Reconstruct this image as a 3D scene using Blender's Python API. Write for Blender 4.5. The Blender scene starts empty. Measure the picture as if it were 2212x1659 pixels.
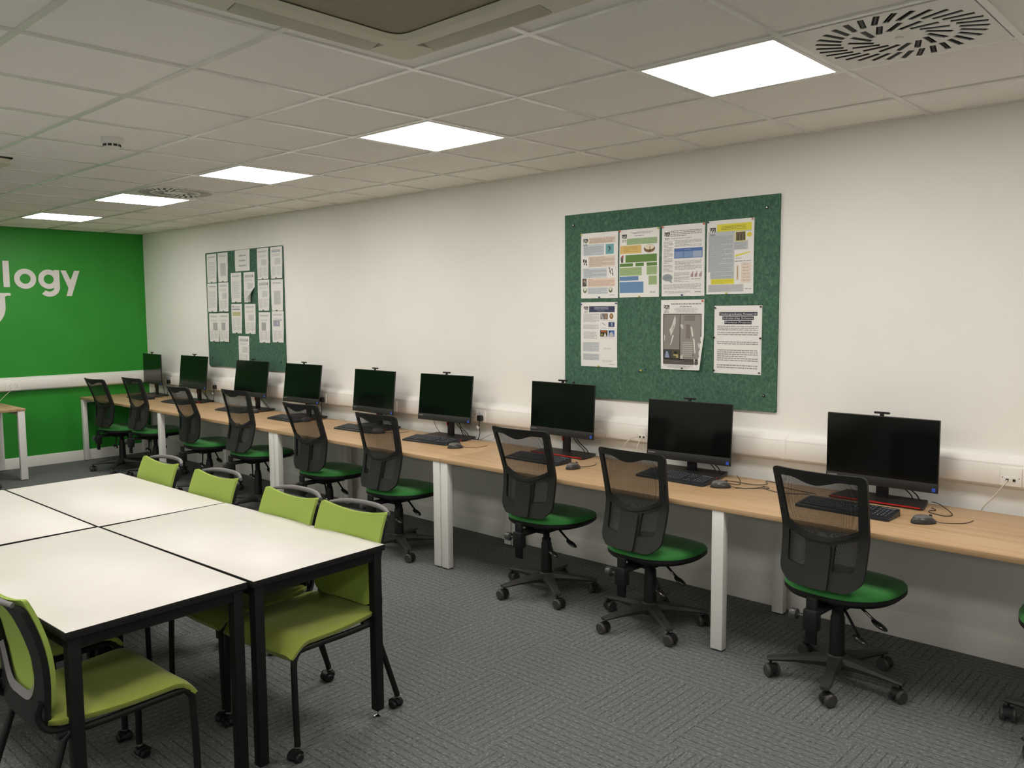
import bpy, bmesh, math, random
from mathutils import Vector, Matrix
from mathutils.geometry import delaunay_2d_cdt
PI = math.pi
R = math.radians
random.seed(7)
S = bpy.context.scene
COL = S.collection

# ------------------------------------------------------------------ camera
W_PX, H_PX, F_PX = 2212, 1659, 1810.06
cam_d = bpy.data.cameras.new('camera')
cam = bpy.data.objects.new('camera', cam_d)
COL.objects.link(cam)
S.camera = cam
cam_d.sensor_fit = 'HORIZONTAL'
cam_d.sensor_width = 36.0
cam_d.lens = 36.0 * F_PX / W_PX
cam_d.clip_start = 0.05
YAW, PITCH, ROLL = 0.7488, -0.0883, -0.0066
_f = Vector((-math.sin(YAW) * math.cos(PITCH), math.cos(YAW) * math.cos(PITCH), math.sin(PITCH)))
_r = Vector((math.cos(YAW), math.sin(YAW), 0))
_u = _r.cross(_f)
_c, _s = math.cos(ROLL), math.sin(ROLL)
_r2 = _c * _r + _s * _u
_u2 = -_s * _r + _c * _u
mw = Matrix((_r2, _u2, -_f)).transposed().to_4x4()
mw.translation = Vector((10.1602, -4.4405, 1.6961))
cam.matrix_world = mw

# ------------------------------------------------------------------ light
world = bpy.data.worlds.new('world')
S.world = world
world.use_nodes = True
world.node_tree.nodes['Background'].inputs['Color'].default_value = (0.9, 0.92, 1, 1)
world.node_tree.nodes['Background'].inputs['Strength'].default_value = 0.0
S.view_settings.view_transform = 'Standard'
S.view_settings.look = 'None'
S.view_settings.gamma = 1
S.view_settings.use_curve_mapping = False
S.view_settings.exposure = 1.5
LIGHT_COLOR = (1.0, 0.955, 0.885)
LIGHT_STRENGTH = 7.6
try:
    S.cycles.use_denoising = True
    S.cycles.max_bounces = 14
    S.cycles.diffuse_bounces = 10
    S.cycles.transparent_max_bounces = 24
    S.cycles.sample_clamp_indirect = 6
    S.cycles.caustics_reflective = False
except Exception:
    pass

# ------------------------------------------------------------------ room numbers
H = 2.6256            # ceiling
GX, GY = 6.4169, -1.6519   # ceiling grid origin
XR, YF = 12.6, -9.2   # far limits of the room behind the camera
DZ = 0.732            # desk top

# ------------------------------------------------------------------ materials
MATS = {}
def srgb(r, g, b):
    def f(c):
        c /= 255.0
        return c / 12.92 if c <= 0.04045 else ((c + 0.055) / 1.055) ** 2.4
    return (f(r), f(g), f(b), 1)
def mat(name, col, rough=0.6, metal=0.0, spec=0.5, sheen=0.0, coat=0.0):
    if name in MATS: return MATS[name]
    m = bpy.data.materials.new(name); m.use_nodes = True
    b = m.node_tree.nodes['Principled BSDF']
    b.inputs['Base Color'].default_value = col if len(col) == 4 else (*col, 1)
    b.inputs['Roughness'].default_value = rough
    b.inputs['Metallic'].default_value = metal
    b.inputs['Specular IOR Level'].default_value = spec
    if sheen:
        b.inputs['Sheen Weight'].default_value = sheen
        b.inputs['Sheen Roughness'].default_value = 0.4
    if coat: b.inputs['Coat Weight'].default_value = coat
    MATS[name] = m
    return m
def nt(m): return m.node_tree.nodes, m.node_tree.links, m.node_tree.nodes['Principled BSDF']
def tex_coord(n, l, scale=(1, 1, 1), kind='Object', rot=(0, 0, 0)):
    tc = n.new('ShaderNodeTexCoord'); mp = n.new('ShaderNodeMapping')
    mp.inputs['Scale'].default_value = scale
    mp.inputs['Rotation'].default_value = rot
    l.new(tc.outputs[kind], mp.inputs['Vector'])
    return mp.outputs['Vector']
def noise(n, l, vec, scale, detail=3, rough=0.5, dist=0.0):
    t = n.new('ShaderNodeTexNoise'); t.inputs['Scale'].default_value = scale
    t.inputs['Detail'].default_value = detail; t.inputs['Roughness'].default_value = rough
    t.inputs['Distortion'].default_value = dist
    l.new(vec, t.inputs['Vector']); return t.outputs['Fac']
def ramp(n, l, fac, stops):
    r = n.new('ShaderNodeValToRGB'); e = r.color_ramp.elements
    while len(e) < len(stops): e.new(0.5)
    for k, (p, c) in enumerate(stops):
        e[k].position = p; e[k].color = c if len(c) == 4 else (*c, 1)
    l.new(fac, r.inputs['Fac']); return r.outputs['Color']
def bump(n, l, b, fac, strength=0.2, dist=0.002):
    q = n.new('ShaderNodeBump'); q.inputs['Strength'].default_value = strength
    q.inputs['Distance'].default_value = dist
    l.new(fac, q.inputs['Height']); l.new(q.outputs['Normal'], b.inputs['Normal'])

def m_noise(name, c1, c2, scale, rough=0.7, stretch=(1, 1, 1), detail=4, lo=0.35, hi=0.65, bmp=0.0, bdist=0.002, sheen=0.0, spec=0.5):
    m = mat(name, c1, rough, spec=spec, sheen=sheen); n, l, b = nt(m)
    v = tex_coord(n, l, stretch)
    f = noise(n, l, v, scale, detail)
    l.new(ramp(n, l, f, [(lo, c1), (hi, c2)]), b.inputs['Base Color'])
    if bmp: bump(n, l, b, f, bmp, bdist)
    return m

M_WALL = m_noise('white_wall_paint', (0.84, 0.83, 0.80), (0.86, 0.85, 0.82), 3.0, 0.75, detail=3, spec=0.25)
M_GREEN = m_noise('green_wall_paint', srgb(42, 142, 44), srgb(46, 148, 48), 3.0, 0.5, detail=3, spec=0.4)
M_TRIM = mat('white_gloss_trim', (0.78, 0.77, 0.74), 0.45)
M_PVC = mat('white_plastic_trunking', (0.84, 0.82, 0.79), 0.38)
M_CEIL = m_noise('ceiling_tile', (0.88, 0.86, 0.83), (0.92, 0.90, 0.87), 260, 0.95, detail=2, bmp=0.15, bdist=0.001, spec=0.1)
M_TBAR = mat('ceiling_grid_white', (0.80, 0.79, 0.76), 0.22, spec=0.6)
M_WHITEM = mat('white_metal', (0.80, 0.785, 0.76), 0.4)
M_BLKM = mat('black_metal', (0.005, 0.005, 0.0055), 0.5, spec=0.28)
M_BLKP = mat('black_plastic', (0.009, 0.009, 0.0095), 0.48, spec=0.3)
M_CHARP = mat('charcoal_plastic', (0.030, 0.0295, 0.029), 0.5, spec=0.4)
M_BACKP = mat('backrest_plastic', (0.017, 0.017, 0.0165), 0.55, spec=0.35)
M_RUB = mat('black_rubber', (0.02, 0.02, 0.02), 0.7)
M_WHEEL = mat('dark_grey_wheel', (0.045, 0.043, 0.042), 0.4)
M_GREYP = mat('grey_plastic', (0.17, 0.16, 0.165), 0.5)
M_CHROME = mat('chrome', (0.7, 0.7, 0.72), 0.15, metal=1.0)
M_STEEL = mat('dark_knob', (0.05, 0.05, 0.05), 0.3)
M_TOP = m_noise('white_laminate', (0.735, 0.705, 0.67), (0.755, 0.725, 0.69), 6, 0.42, detail=2)
M_SCREEN = mat('screen_glass', (0.003, 0.0035, 0.0035), 0.13, spec=0.32)
M_BEZEL = mat('dark_bezel', (0.011, 0.012, 0.012), 0.5)
M_BASE = mat('dark_stand', (0.014, 0.013, 0.014), 0.4)
M_RED = mat('red_strip', (0.42, 0.012, 0.012), 0.35)
M_KEYB = mat('keyboard_body', (0.016, 0.018, 0.022), 0.35)
M_KEY = mat('keycap', (0.028, 0.032, 0.042), 0.45)
M_KEYP = mat('key_print', (0.35, 0.36, 0.38), 0.6)
M_MOUSE = mat('mouse_body', (0.035, 0.034, 0.033), 0.35)
M_MOUSE2 = mat('mouse_top', (0.11, 0.11, 0.105), 0.35)
M_STICK = mat('blue_sticker', (0.03, 0.09, 0.55), 0.3)
M_PRINT = mat('silver_print', (0.45, 0.45, 0.45), 0.5)
M_CABLE = mat('black_cable', (0.012, 0.012, 0.012), 0.45)
M_GCABLE = mat('grey_cable', (0.35, 0.34, 0.31), 0.5)
M_WCABLE = mat('cream_cable', (0.62, 0.58, 0.50), 0.5)
M_LETTER = mat('white_acrylic', (0.74, 0.71, 0.70), 0.35)
M_CASS = mat('cassette_plastic', (0.64, 0.62, 0.50), 0.5)
M_LOUV = mat('cassette_louvre', (0.52, 0.50, 0.40), 0.5)
M_DARK = mat('dark_cavity', (0.006, 0.006, 0.006), 0.8)
M_DIFF = mat('diffuser_white', (0.76, 0.75, 0.72), 0.4)
M_GRILLE = m_noise('intake_grille', (0.24, 0.218, 0.150), (0.32, 0.29, 0.205), 220, 0.6, bmp=0.3)
M_PAPER = mat('paper', (0.80, 0.79, 0.775), 0.55)
M_SEAT = m_noise('green_seat_fabric', (0.030, 0.180, 0.038), (0.038, 0.210, 0.046), 500, 0.8, bmp=0.15, bdist=0.001, sheen=0.18, spec=0.25)
M_LIME = m_noise('lime_fabric', srgb(152, 164, 70), srgb(160, 172, 78), 400, 0.85, bmp=0.3, bdist=0.001, sheen=0.25, spec=0.2)
M_LIMEB = m_noise('lime_mesh_back', srgb(148, 170, 78), srgb(160, 182, 92), 300, 0.85, stretch=(1, 1, 3), bmp=0.3, bdist=0.001, spec=0.2)

# emissive diffuser of the ceiling lights
M_LAMP = bpy.data.materials.new('lamp_diffuser'); M_LAMP.use_nodes = True
_n = M_LAMP.node_tree; _n.nodes.clear()
_e = _n.nodes.new('ShaderNodeEmission'); _o = _n.nodes.new('ShaderNodeOutputMaterial')
_e.inputs['Color'].default_value = (*LIGHT_COLOR, 1); _e.inputs['Strength'].default_value = LIGHT_STRENGTH
_n.links.new(_e.outputs[0], _o.inputs['Surface'])

# woven mesh of the task chairs: threads and holes
M_MESH = mat('black_woven_mesh', (0.012, 0.012, 0.012), 0.6)
n, l, b = nt(M_MESH)
_v = tex_coord(n, l, (1, 1, 1))
_ck = n.new('ShaderNodeTexChecker'); _ck.inputs['Scale'].default_value = 520
_ck.inputs['Color1'].default_value = (0.84, 0.84, 0.84, 1); _ck.inputs['Color2'].default_value = (0.10, 0.10, 0.10, 1)
l.new(_v, _ck.inputs['Vector'])
_rgb = n.new('ShaderNodeRGBToBW'); l.new(_ck.outputs['Color'], _rgb.inputs[0]); l.new(_rgb.outputs[0], b.inputs['Alpha'])

# carpet tiles, quarter turned, striped
M_CARPET = mat('carpet_tiles', (0.07, 0.075, 0.075), 0.95, spec=0.1)
n, l, b = nt(M_CARPET)
tc = n.new('ShaderNodeTexCoord')
def mapped(rot):
    mp = n.new('ShaderNodeMapping'); mp.inputs['Rotation'].default_value = (0, 0, rot)
    l.new(tc.outputs['Object'], mp.inputs['Vector']); return mp.outputs['Vector']
def stripes(rot):
    v0 = mapped(rot)
    wv = n.new('ShaderNodeTexWave'); wv.wave_type = 'BANDS'; wv.bands_direction = 'Y'
    wv.inputs['Scale'].default_value = 8.2; wv.inputs['Distortion'].default_value = 0.9
    wv.inputs['Detail'].default_value = 2; wv.inputs['Detail Scale'].default_value = 6
    l.new(v0, wv.inputs['Vector'])
    mr = n.new('ShaderNodeMapRange'); mr.inputs['From Min'].default_value = 0.0; mr.inputs['From Max'].default_value = 0.16
    l.new(wv.outputs['Fac'], mr.inputs['Value'])
    m2 = n.new('ShaderNodeMapping'); m2.inputs['Scale'].default_value = (55, 130, 1)
    l.new(v0, m2.inputs['Vector'])
    nz = noise(n, l, m2.outputs['Vector'], 1.0, 3, 0.6)
    mm_ = n.new('ShaderNodeMath'); mm_.operation = 'MULTIPLY_ADD'; mm_.inputs[1].default_value = 0.20
    l.new(mr.outputs['Result'], mm_.inputs[0]); l.new(nz, mm_.inputs[2])
    return mm_.outputs[0]
ck = n.new('ShaderNodeTexChecker'); ck.inputs['Scale'].default_value = 2.0
ck.inputs['Color1'].default_value = (1, 1, 1, 1); ck.inputs['Color2'].default_value = (0, 0, 0, 1)
mpo = n.new('ShaderNodeMapping'); mpo.inputs['Location'].default_value = (0.03, 0.225, 0.25)
l.new(tc.outputs['Object'], mpo.inputs['Vector']); l.new(mpo.outputs['Vector'], ck.inputs['Vector'])
mix = n.new('ShaderNodeMix'); mix.data_type = 'FLOAT'
l.new(ck.outputs['Fac'], mix.inputs[0]); l.new(stripes(0), mix.inputs[2]); l.new(stripes(PI / 2), mix.inputs[3])
fine = noise(n, l, tc.outputs['Object'], 330, 2, 0.7)
ad = n.new('ShaderNodeMath'); ad.operation = 'MULTIPLY_ADD'; ad.inputs[1].default_value = 0.30
l.new(fine, ad.inputs[0]); l.new(mix.outputs[0], ad.inputs[2])
col = ramp(n, l, ad.outputs[0], [(0.56, (0.062, 0.067, 0.068)), (0.74, (0.122, 0.130, 0.130)), (0.92, (0.150, 0.158, 0.157)), (1.0, (0.24, 0.25, 0.247))])
l.new(col, b.inputs['Base Color'])
bump(n, l, b, ad.outputs[0], 0.35, 0.003)

# wood laminate, grain along x
M_WOOD = mat('oak_laminate', (0.5, 0.3, 0.15), 0.42)
n, l, b = nt(M_WOOD)
v = tex_coord(n, l, (0.55, 11, 11))
f1 = noise(n, l, v, 2.2, 6, 0.6, 0.4)
v2 = tex_coord(n, l, (2.5, 80, 80))
f2 = noise(n, l, v2, 2.0, 3, 0.6)
ma = n.new('ShaderNodeMath'); ma.operation = 'MULTIPLY_ADD'; ma.inputs[1].default_value = 0.35
l.new(f2, ma.inputs[0]); l.new(f1, ma.inputs[2])
l.new(ramp(n, l, ma.outputs[0], [(0.42, (0.37, 0.225, 0.110)), (0.62, (0.47, 0.305, 0.165)), (0.82, (0.54, 0.365, 0.210))]), b.inputs['Base Color'])

# felt of the notice boards: mottled fibres
M_FELT = mat('green_felt', (0.05, 0.14, 0.09), 0.95, spec=0.1)
n, l, b = nt(M_FELT)
v = tex_coord(n, l, (1, 1, 0.7), rot=(0, R(35), 0))
f1 = noise(n, l, v, 60, 4, 0.65, 0.8)
l.new(ramp(n, l, f1, [(0.32, (0.046, 0.100, 0.070)), (0.52, (0.068, 0.148, 0.102)), (0.70, (0.115, 0.205, 0.150))]), b.inputs['Base Color'])

# ------------------------------------------------------------------ object helpers
def tag(o, label=None, cat=None, group=None, kind=None):
    if label: o['label'] = label
    if cat: o['category'] = cat
    if group: o['group'] = group
    if kind: o['kind'] = kind
    return o
def thing(name, loc, label, cat, group=None, rz=0.0):
    o = bpy.data.objects.new(name, None); COL.objects.link(o)
    o.location = loc; o.rotation_euler = (0, 0, rz); o.empty_display_size = 0.1
    return tag(o, label, cat, group)
def copy_tree(o, parent=None):
    c = o.copy(); COL.objects.link(c)
    if parent is not None: c.parent = parent
    for ch in o.children: copy_tree(ch, c)
    return c

class MB:
    """collects vertices and faces, builds one mesh object"""
    def __init__(s): s.v = []; s.f = []; s.m = []; s.sm = []
    def add(s, vs, fs, mi=0, smooth=False):
        o = len(s.v); s.v += [tuple(q) for q in vs]
        for f in fs: s.f.append([o + i for i in f]); s.m.append(mi); s.sm.append(smooth)
        return s
    def box(s, a, b_, mi=0, bev=0.0, mx=None, seg=2):
        a = Vector(a); b_ = Vector(b_)
        bm = bmesh.new(); bmesh.ops.create_cube(bm, size=1)
        d = b_ - a; c = (a + b_) / 2
        for q in bm.verts: q.co = Vector((q.co.x * d.x, q.co.y * d.y, q.co.z * d.z)) + c
        if bev: bmesh.ops.bevel(bm, geom=bm.edges[:], offset=bev, segments=seg, profile=0.5, affect='EDGES')
        s.frombm(bm, mi, mx, smooth=bool(bev)); return s
    def frombm(s, bm, mi=0, mx=None, smooth=True):
        bm.verts.index_update(); bm.verts.ensure_lookup_table()
        vs = [(mx @ q.co if mx else q.co) for q in bm.verts]
        fs = [[q.index for q in f.verts] for f in bm.faces]
        s.add(vs, fs, mi, smooth); bm.free()
    def tube(s, pts, r, n=10, mi=0, cap=True, closed=False):
        pts = [Vector(p) for p in pts]; N = len(pts)
        rr = r if isinstance(r, (list, tuple)) else [r] * N
        up = None; rings = []
        for i, p in enumerate(pts):
            if closed: t = (pts[(i + 1) % N] - pts[i - 1])
            else: t = (pts[min(i + 1, N - 1)] - pts[max(i - 1, 0)])
            t.normalize()
            if up is None:
                up = Vector((0, 0, 1)) if abs(t.z) < 0.9 else Vector((1, 0, 0))
            sd = t.cross(up)
            if sd.length < 1e-5: sd = t.cross(Vector((0.3, 1, 0.2)))
            sd.normalize(); up = sd.cross(t).normalized()
            rings.append([p + (sd * math.cos(2 * PI * k / n) + up * math.sin(2 * PI * k / n)) * rr[i] for k in range(n)])
        vs = [q for rg in rings for q in rg]; fs = []
        M_ = N if closed else N - 1
        for i in range(M_):
            for k in range(n):
                a = i * n + k; b2 = i * n + (k + 1) % n; j = (i + 1) % N
                fs.append([a, b2, j * n + (k + 1) % n, j * n + k])
        s.add(vs, fs, mi, True)
        if cap and not closed:
            s.add(rings[0], [list(range(n))[::-1]], mi, False); s.add(rings[-1], [list(range(n))], mi, False)
        return s
    def lathe(s, prof, n=24, mi=0, mx=None):
        vs = []; fs = []
        for r_, z_ in prof:
            for k in range(n):
                q = Vector((r_ * math.cos(2 * PI * k / n), r_ * math.sin(2 * PI * k / n), z_))
                vs.append(mx @ q if mx else q)
        for i in range(len(prof) - 1):
            for k in range(n): fs.append([i * n + k, i * n + (k + 1) % n, (i + 1) * n + (k + 1) % n, (i + 1) * n + k])
        if prof[0][0] > 1e-6: fs.append([k for k in range(n)][::-1])
        if prof[-1][0] > 1e-6: fs.append([(len(prof) - 1) * n + k for k in range(n)])
        s.add(vs, fs, mi, True); return s
    def prism(s, poly, fn0, fn1, mi=0, smooth=False):
        """poly: list of 2D points; fn0/fn1 map to the two 3D sides"""
        N = len(poly); vs = [fn0(*p) for p in poly] + [fn1(*p) for p in poly]
        fs = [list(range(N)), [N + i for i in range(N)][::-1]]
        fs += [[i, (i + 1) % N, N + (i + 1) % N, N + i][::-1] for i in range(N)]
        s.add(vs, fs, mi, smooth); return s
    def build(s, name, mats, parent=None, loc=None, ang=40, fix=True):
        me = bpy.data.meshes.new(name); me.from_pydata(s.v, [], s.f)
        for m_ in (mats if isinstance(mats, (list, tuple)) else [mats]): me.materials.append(m_)
        for p, mi, sm in zip(me.polygons, s.m, s.sm): p.material_index = mi; p.use_smooth = sm
        if fix:
            bm = bmesh.new(); bm.from_mesh(me)
            bmesh.ops.recalc_face_normals(bm, faces=bm.faces[:])
            bm.to_mesh(me); bm.free()
        me.set_sharp_from_angle(angle=R(ang))
        o = bpy.data.objects.new(name, me); COL.objects.link(o)
        if parent is not None: o.parent = parent
        if loc is not None: o.location = loc
        return o

def smooth_path(pts, sub=6):
    pts = [Vector(p) for p in pts]; out = []
    for i in range(len(pts) - 1):
        p0 = pts[max(i - 1, 0)]; p1 = pts[i]; p2 = pts[i + 1]; p3 = pts[min(i + 2, len(pts) - 1)]
        for k in range(sub):
            t = k / sub
            out.append(0.5 * ((2 * p1) + (p2 - p0) * t + (2 * p0 - 5 * p1 + 4 * p2 - p3) * t * t + (3 * p1 - p0 - 3 * p2 + p3) * t ** 3))
    out.append(pts[-1]); return out
def inside(p, poly):
    x, y = p; c = False; n = len(poly); j = n - 1
    for i in range(n):
        xi, yi = poly[i]; xj, yj = poly[j]
        if (yi > y) != (yj > y) and x < (xj - xi) * (y - yi) / (yj - yi) + xi: c = not c
        j = i
    return c
def round_poly(pts, rad, seg=5):
    out = []; N = len(pts)
    rads = rad if isinstance(rad, (list, tuple)) else [rad] * N
    for i in range(N):
        p = Vector(pts[i]); a = Vector(pts[i - 1]); b_ = Vector(pts[(i + 1) % N])
        da = (a - p); db = (b_ - p); r_ = min(rads[i], da.length * 0.49, db.length * 0.49)
        if r_ < 1e-5: out.append(tuple(p)); continue
        A = p + da.normalized() * r_; B = p + db.normalized() * r_
        for k in range(seg + 1):
            t = k / seg; out.append(tuple((1 - t) ** 2 * A + 2 * t * (1 - t) * p + t * t * B))
    return out
def densify(poly, d):
    out = []
    for i in range(len(poly)):
        a = Vector(poly[i]); b_ = Vector(poly[(i + 1) % len(poly)]); n_ = max(1, int((b_ - a).length / d))
        for k in range(n_): out.append(tuple(a + (b_ - a) * (k / n_)))
    return out
def plate(mb, outer, holes, step, fn, th, mi=0):
    """a plate with holes bent by fn(u, v, depth) -> 3D"""
    loops = [densify(outer, step)] + [densify(h, step) for h in holes]
    verts = []; edges = []
    for lp in loops:
        o = len(verts); verts += [Vector(p) for p in lp]
        edges += [(o + i, o + (i + 1) % len(lp)) for i in range(len(lp))]
    xs = [p[0] for p in loops[0]]; ys = [p[1] for p in loops[0]]
    x = min(xs) + step * 0.5
    while x < max(xs):
        y = min(ys) + step * 0.5
        while y < max(ys):
            if inside((x, y), loops[0]) and not any(inside((x, y), h) for h in loops[1:]): verts.append(Vector((x, y)))
            y += step
        x += step
    vo, eo, fo, *_ = delaunay_2d_cdt(verts, edges, [], 0, 1e-6)
    tris = []
    for f in fo:
        c = (vo[f[0]] + vo[f[1]] + vo[f[2]]) / 3
        if inside(c, loops[0]) and not any(inside(c, h) for h in loops[1:]): tris.append(list(f))
    N = len(vo)
    vs = [fn(p.x, p.y, 0) for p in vo] + [fn(p.x, p.y, th) for p in vo]
    cnt = {}
    for f in tris:
        for i in range(3):
            k = (f[i], f[(i + 1) % 3]); cnt[k] = 1
    fs = [list(f) for f in tris] + [[N + i for i in f][::-1] for f in tris]
    for (a, b_) in cnt:
        if (b_, a) not in cnt: fs.append([b_, a, N + a, N + b_])
    mb.add(vs, fs, mi, True); return mb
def struct(name, mb, m, **k):
    o = mb.build(name, m, **k); o['kind'] = 'structure'; return o
def text_mesh(txt, size, align='LEFT'):
    cu = bpy.data.curves.new('t', 'FONT'); cu.body = txt; cu.size = size; cu.align_x = align; cu.resolution_u = 2
    o = bpy.data.objects.new('t', cu); COL.objects.link(o)
    bpy.context.view_layer.update()
    me = bpy.data.meshes.new_from_object(o.evaluated_get(bpy.context.evaluated_depsgraph_get()))
    vs = [tuple(v.co) for v in me.vertices]; fs = [list(p.vertices) for p in me.polygons]
    bpy.data.objects.remove(o); bpy.data.curves.remove(cu); bpy.data.meshes.remove(me)
    return vs, fs

# ------------------------------------------------------------------ the room
struct('floor', MB().box((-0.1, YF - 0.1, -0.1), (XR + 0.1, 0.1, 0)), M_CARPET)
struct('ceiling', MB().box((-0.1, YF - 0.1, H + 0.004), (XR + 0.1, 0.1, H + 0.1)), M_CEIL)
struct('wall_left', MB().box((-0.12, YF, 0), (0, 0, H + 0.004)), M_GREEN)
struct('wall_back', MB().box((-0.12, 0, 0), (XR + 0.12, 0.12, H + 0.004)), M_WALL)
struct('wall_right', MB().box((XR, YF, 0), (XR + 0.12, 0, H + 0.004)), M_WALL)
struct('wall_front', MB().box((-0.12, YF - 0.12, 0), (XR + 0.12, YF, H + 0.004)), M_WALL)
SK = 0.118
skp = [(0, 0), (0.016, 0), (0.016, SK - 0.012), (0.008, SK), (0, SK)]
struct('baseboard_back', MB().prism(skp, lambda d, z: (0, -d, z), lambda d, z: (XR, -d, z)), M_TRIM)
struct('baseboard_left', MB().prism(skp, lambda d, z: (d, -0.017, z), lambda d, z: (d, YF, z)), M_TRIM)
struct('baseboard_right', MB().prism(skp, lambda d, z: (XR - d, -0.017, z), lambda d, z: (XR - d, YF, z)), M_TRIM)
struct('baseboard_front', MB().prism(skp, lambda d, z: (0.017, YF + d, z), lambda d, z: (XR - 0.017, YF + d, z)), M_TRIM)
# ceiling grid of T bars and the wall angle
g = MB()
i = -20
while i < 20:
    x = GX + 0.6 * i
    if 0.02 < x < XR: g.box((x - 0.012, YF, H - 0.0035), (x + 0.012, 0, H + 0.006))
    i += 1
j = -20
while j < 20:
    y = GY + 0.6 * j
    if YF < y < -0.02: g.box((0, y - 0.012, H - 0.003), (XR, y + 0.012, H + 0.005))
    j += 1
struct('trim_1', g, M_TBAR)
a = MB()
a.box((0, -0.022, H - 0.003), (XR, 0, H + 0.004)).box((0, YF, H - 0.003), (0.022, 0, H + 0.004))
a.box((XR - 0.022, YF, H - 0.003), (XR, 0, H + 0.004)).box((0, YF, H - 0.003), (XR, YF + 0.022, H + 0.004))
struct('trim_2', a, M_TBAR)

# ------------------------------------------------------------------ ceiling lights
def lamp():
    t = thing('ceiling_light', (0, 0, H), 'x', 'ceiling light', 'square ceiling light panels')
    f = MB(); o = 0.288; i_ = 0.272
    for (x0, y0, x1, y1) in ((-o, -o, o, -i_), (-o, i_, o, o), (-o, -i_, -i_, i_), (i_, -i_, o, i_)):
        f.box((x0, y0, -0.005), (x1, y1, 0.003))
    f.build('frame', M_TBAR, t)
    d = MB(); pl = round_poly([(-i_, -i_), (i_, -i_), (i_, i_), (-i_, i_)], 0.012)
    d.prism(pl, lambda x, y: (x, y, -0.005), lambda x, y: (x, y, 0.002))
    d.build('diffuser', M_LAMP, t)
    return t
L0 = lamp(); first = True
lamp_lab = {(2, 0): 'square white light panel, the largest and nearest, beside the round slotted vent',
            (1, 0): 'square white light panel, second nearest of the lit row, above the middle of the desks',
            (0, 0): 'square white light panel, third of the lit row, nearer side of the far vent',
            (-1, 0): 'square white light panel, fourth of the lit row, just beyond the far vent',
            (-2, 0): 'square white light panel closest to the green wall above the desks',
            (3, 0): 'square white light panel of the desk row, beyond the large slotted vent'}
for r_, yy in ((0, 0), (1, -3.0), (2, -6.0)):  # the two rear rows are unseen, assumed to bring the room's shading right
    for k in range(-2, 4):
        x = GX + 0.3 + 1.8 * (k - 1); y = GY + 0.3 + yy
        o = L0 if first else copy_tree(L0); first = False
        o.location = (x, y, H)
        ordn = ['next to the green wall', 'second from the green wall', 'third from the green wall', 'fourth from the green wall', 'fifth from the green wall', 'sixth from the green wall'][k + 2]
        o['label'] = lamp_lab[(k, 0)] if r_ == 0 else 'square light panel of the %s assumed row behind the camera, ' % ('nearer' if r_ == 1 else 'farther') + ordn
        if r_: o['group'] = 'light panels of the assumed rows behind the camera'

# ------------------------------------------------------------------ swirl diffusers
def swirl(loc, label, rz=0.0):
    t = thing('ceiling_vent', loc, label, 'vent', 'round slotted ceiling vents')
    holes = []
    def slot(r0, r1, w, a, skew):
        c = Vector((math.cos(a), math.sin(a))) * ((r0 + r1) / 2); d = Vector((math.cos(a + skew), math.sin(a + skew))) * ((r1 - r0) / 2)
        q = Vector((-d.y, d.x)).normalized() * (w / 2)
        return [tuple(c - d - q), tuple(c + d - q), tuple(c + d + q), tuple(c - d + q)]
    for k in range(32): holes.append(slot(0.180, 0.274, 0.0205, 2 * PI * k / 32, 0.42))
    for k in range(16): holes.append(slot(0.078, 0.168, 0.021, 2 * PI * (k + 0.5) / 16, 0.55))
    p = MB(); plate(p, [(-0.285, -0.285), (0.285, -0.285), (0.285, 0.285), (-0.285, 0.285)], holes, 0.05, lambda u, v, d: (u, v, -0.006 + d), 0.004)
    p.build('face_plate', M_DIFF, t)
    b_ = MB().box((-0.28, -0.28, -0.0005), (0.28, 0.28, 0.003)); b_.build('cavity', M_DARK, t)
    s_ = MB(); s_.lathe([(0, -0.010), (0.012, -0.010), (0.014, -0.006)], 16); s_.build('screw_cap', M_DIFF, t)
    bl = MB()
    for hq in holes:
        c = sum((Vector(q) for q in hq), Vector((0, 0))) / 4; d = (Vector(hq[1]) - Vector(hq[0])); a2 = math.atan2(d.y, d.x); ln = d.length
        mx = Matrix.Translation((c.x, c.y, -0.004)) @ Matrix.Rotation(a2, 4, 'Z') @ Matrix.Rotation(R(35), 4, 'X')
        bl.box((-ln / 2, -0.0045, -0.0005), (ln / 2, 0.0045, 0.0005), mx=mx)
    bl.build('blades', M_BLKP, t); return t
swirl((9.117, GY + 0.3, H), 'round swirl slotted white ceiling vent beside the nearest light panel')
swirl((3.717, GY + 0.3, H), 'smaller-looking far swirl ceiling vent beside the fourth light panel')

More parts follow.
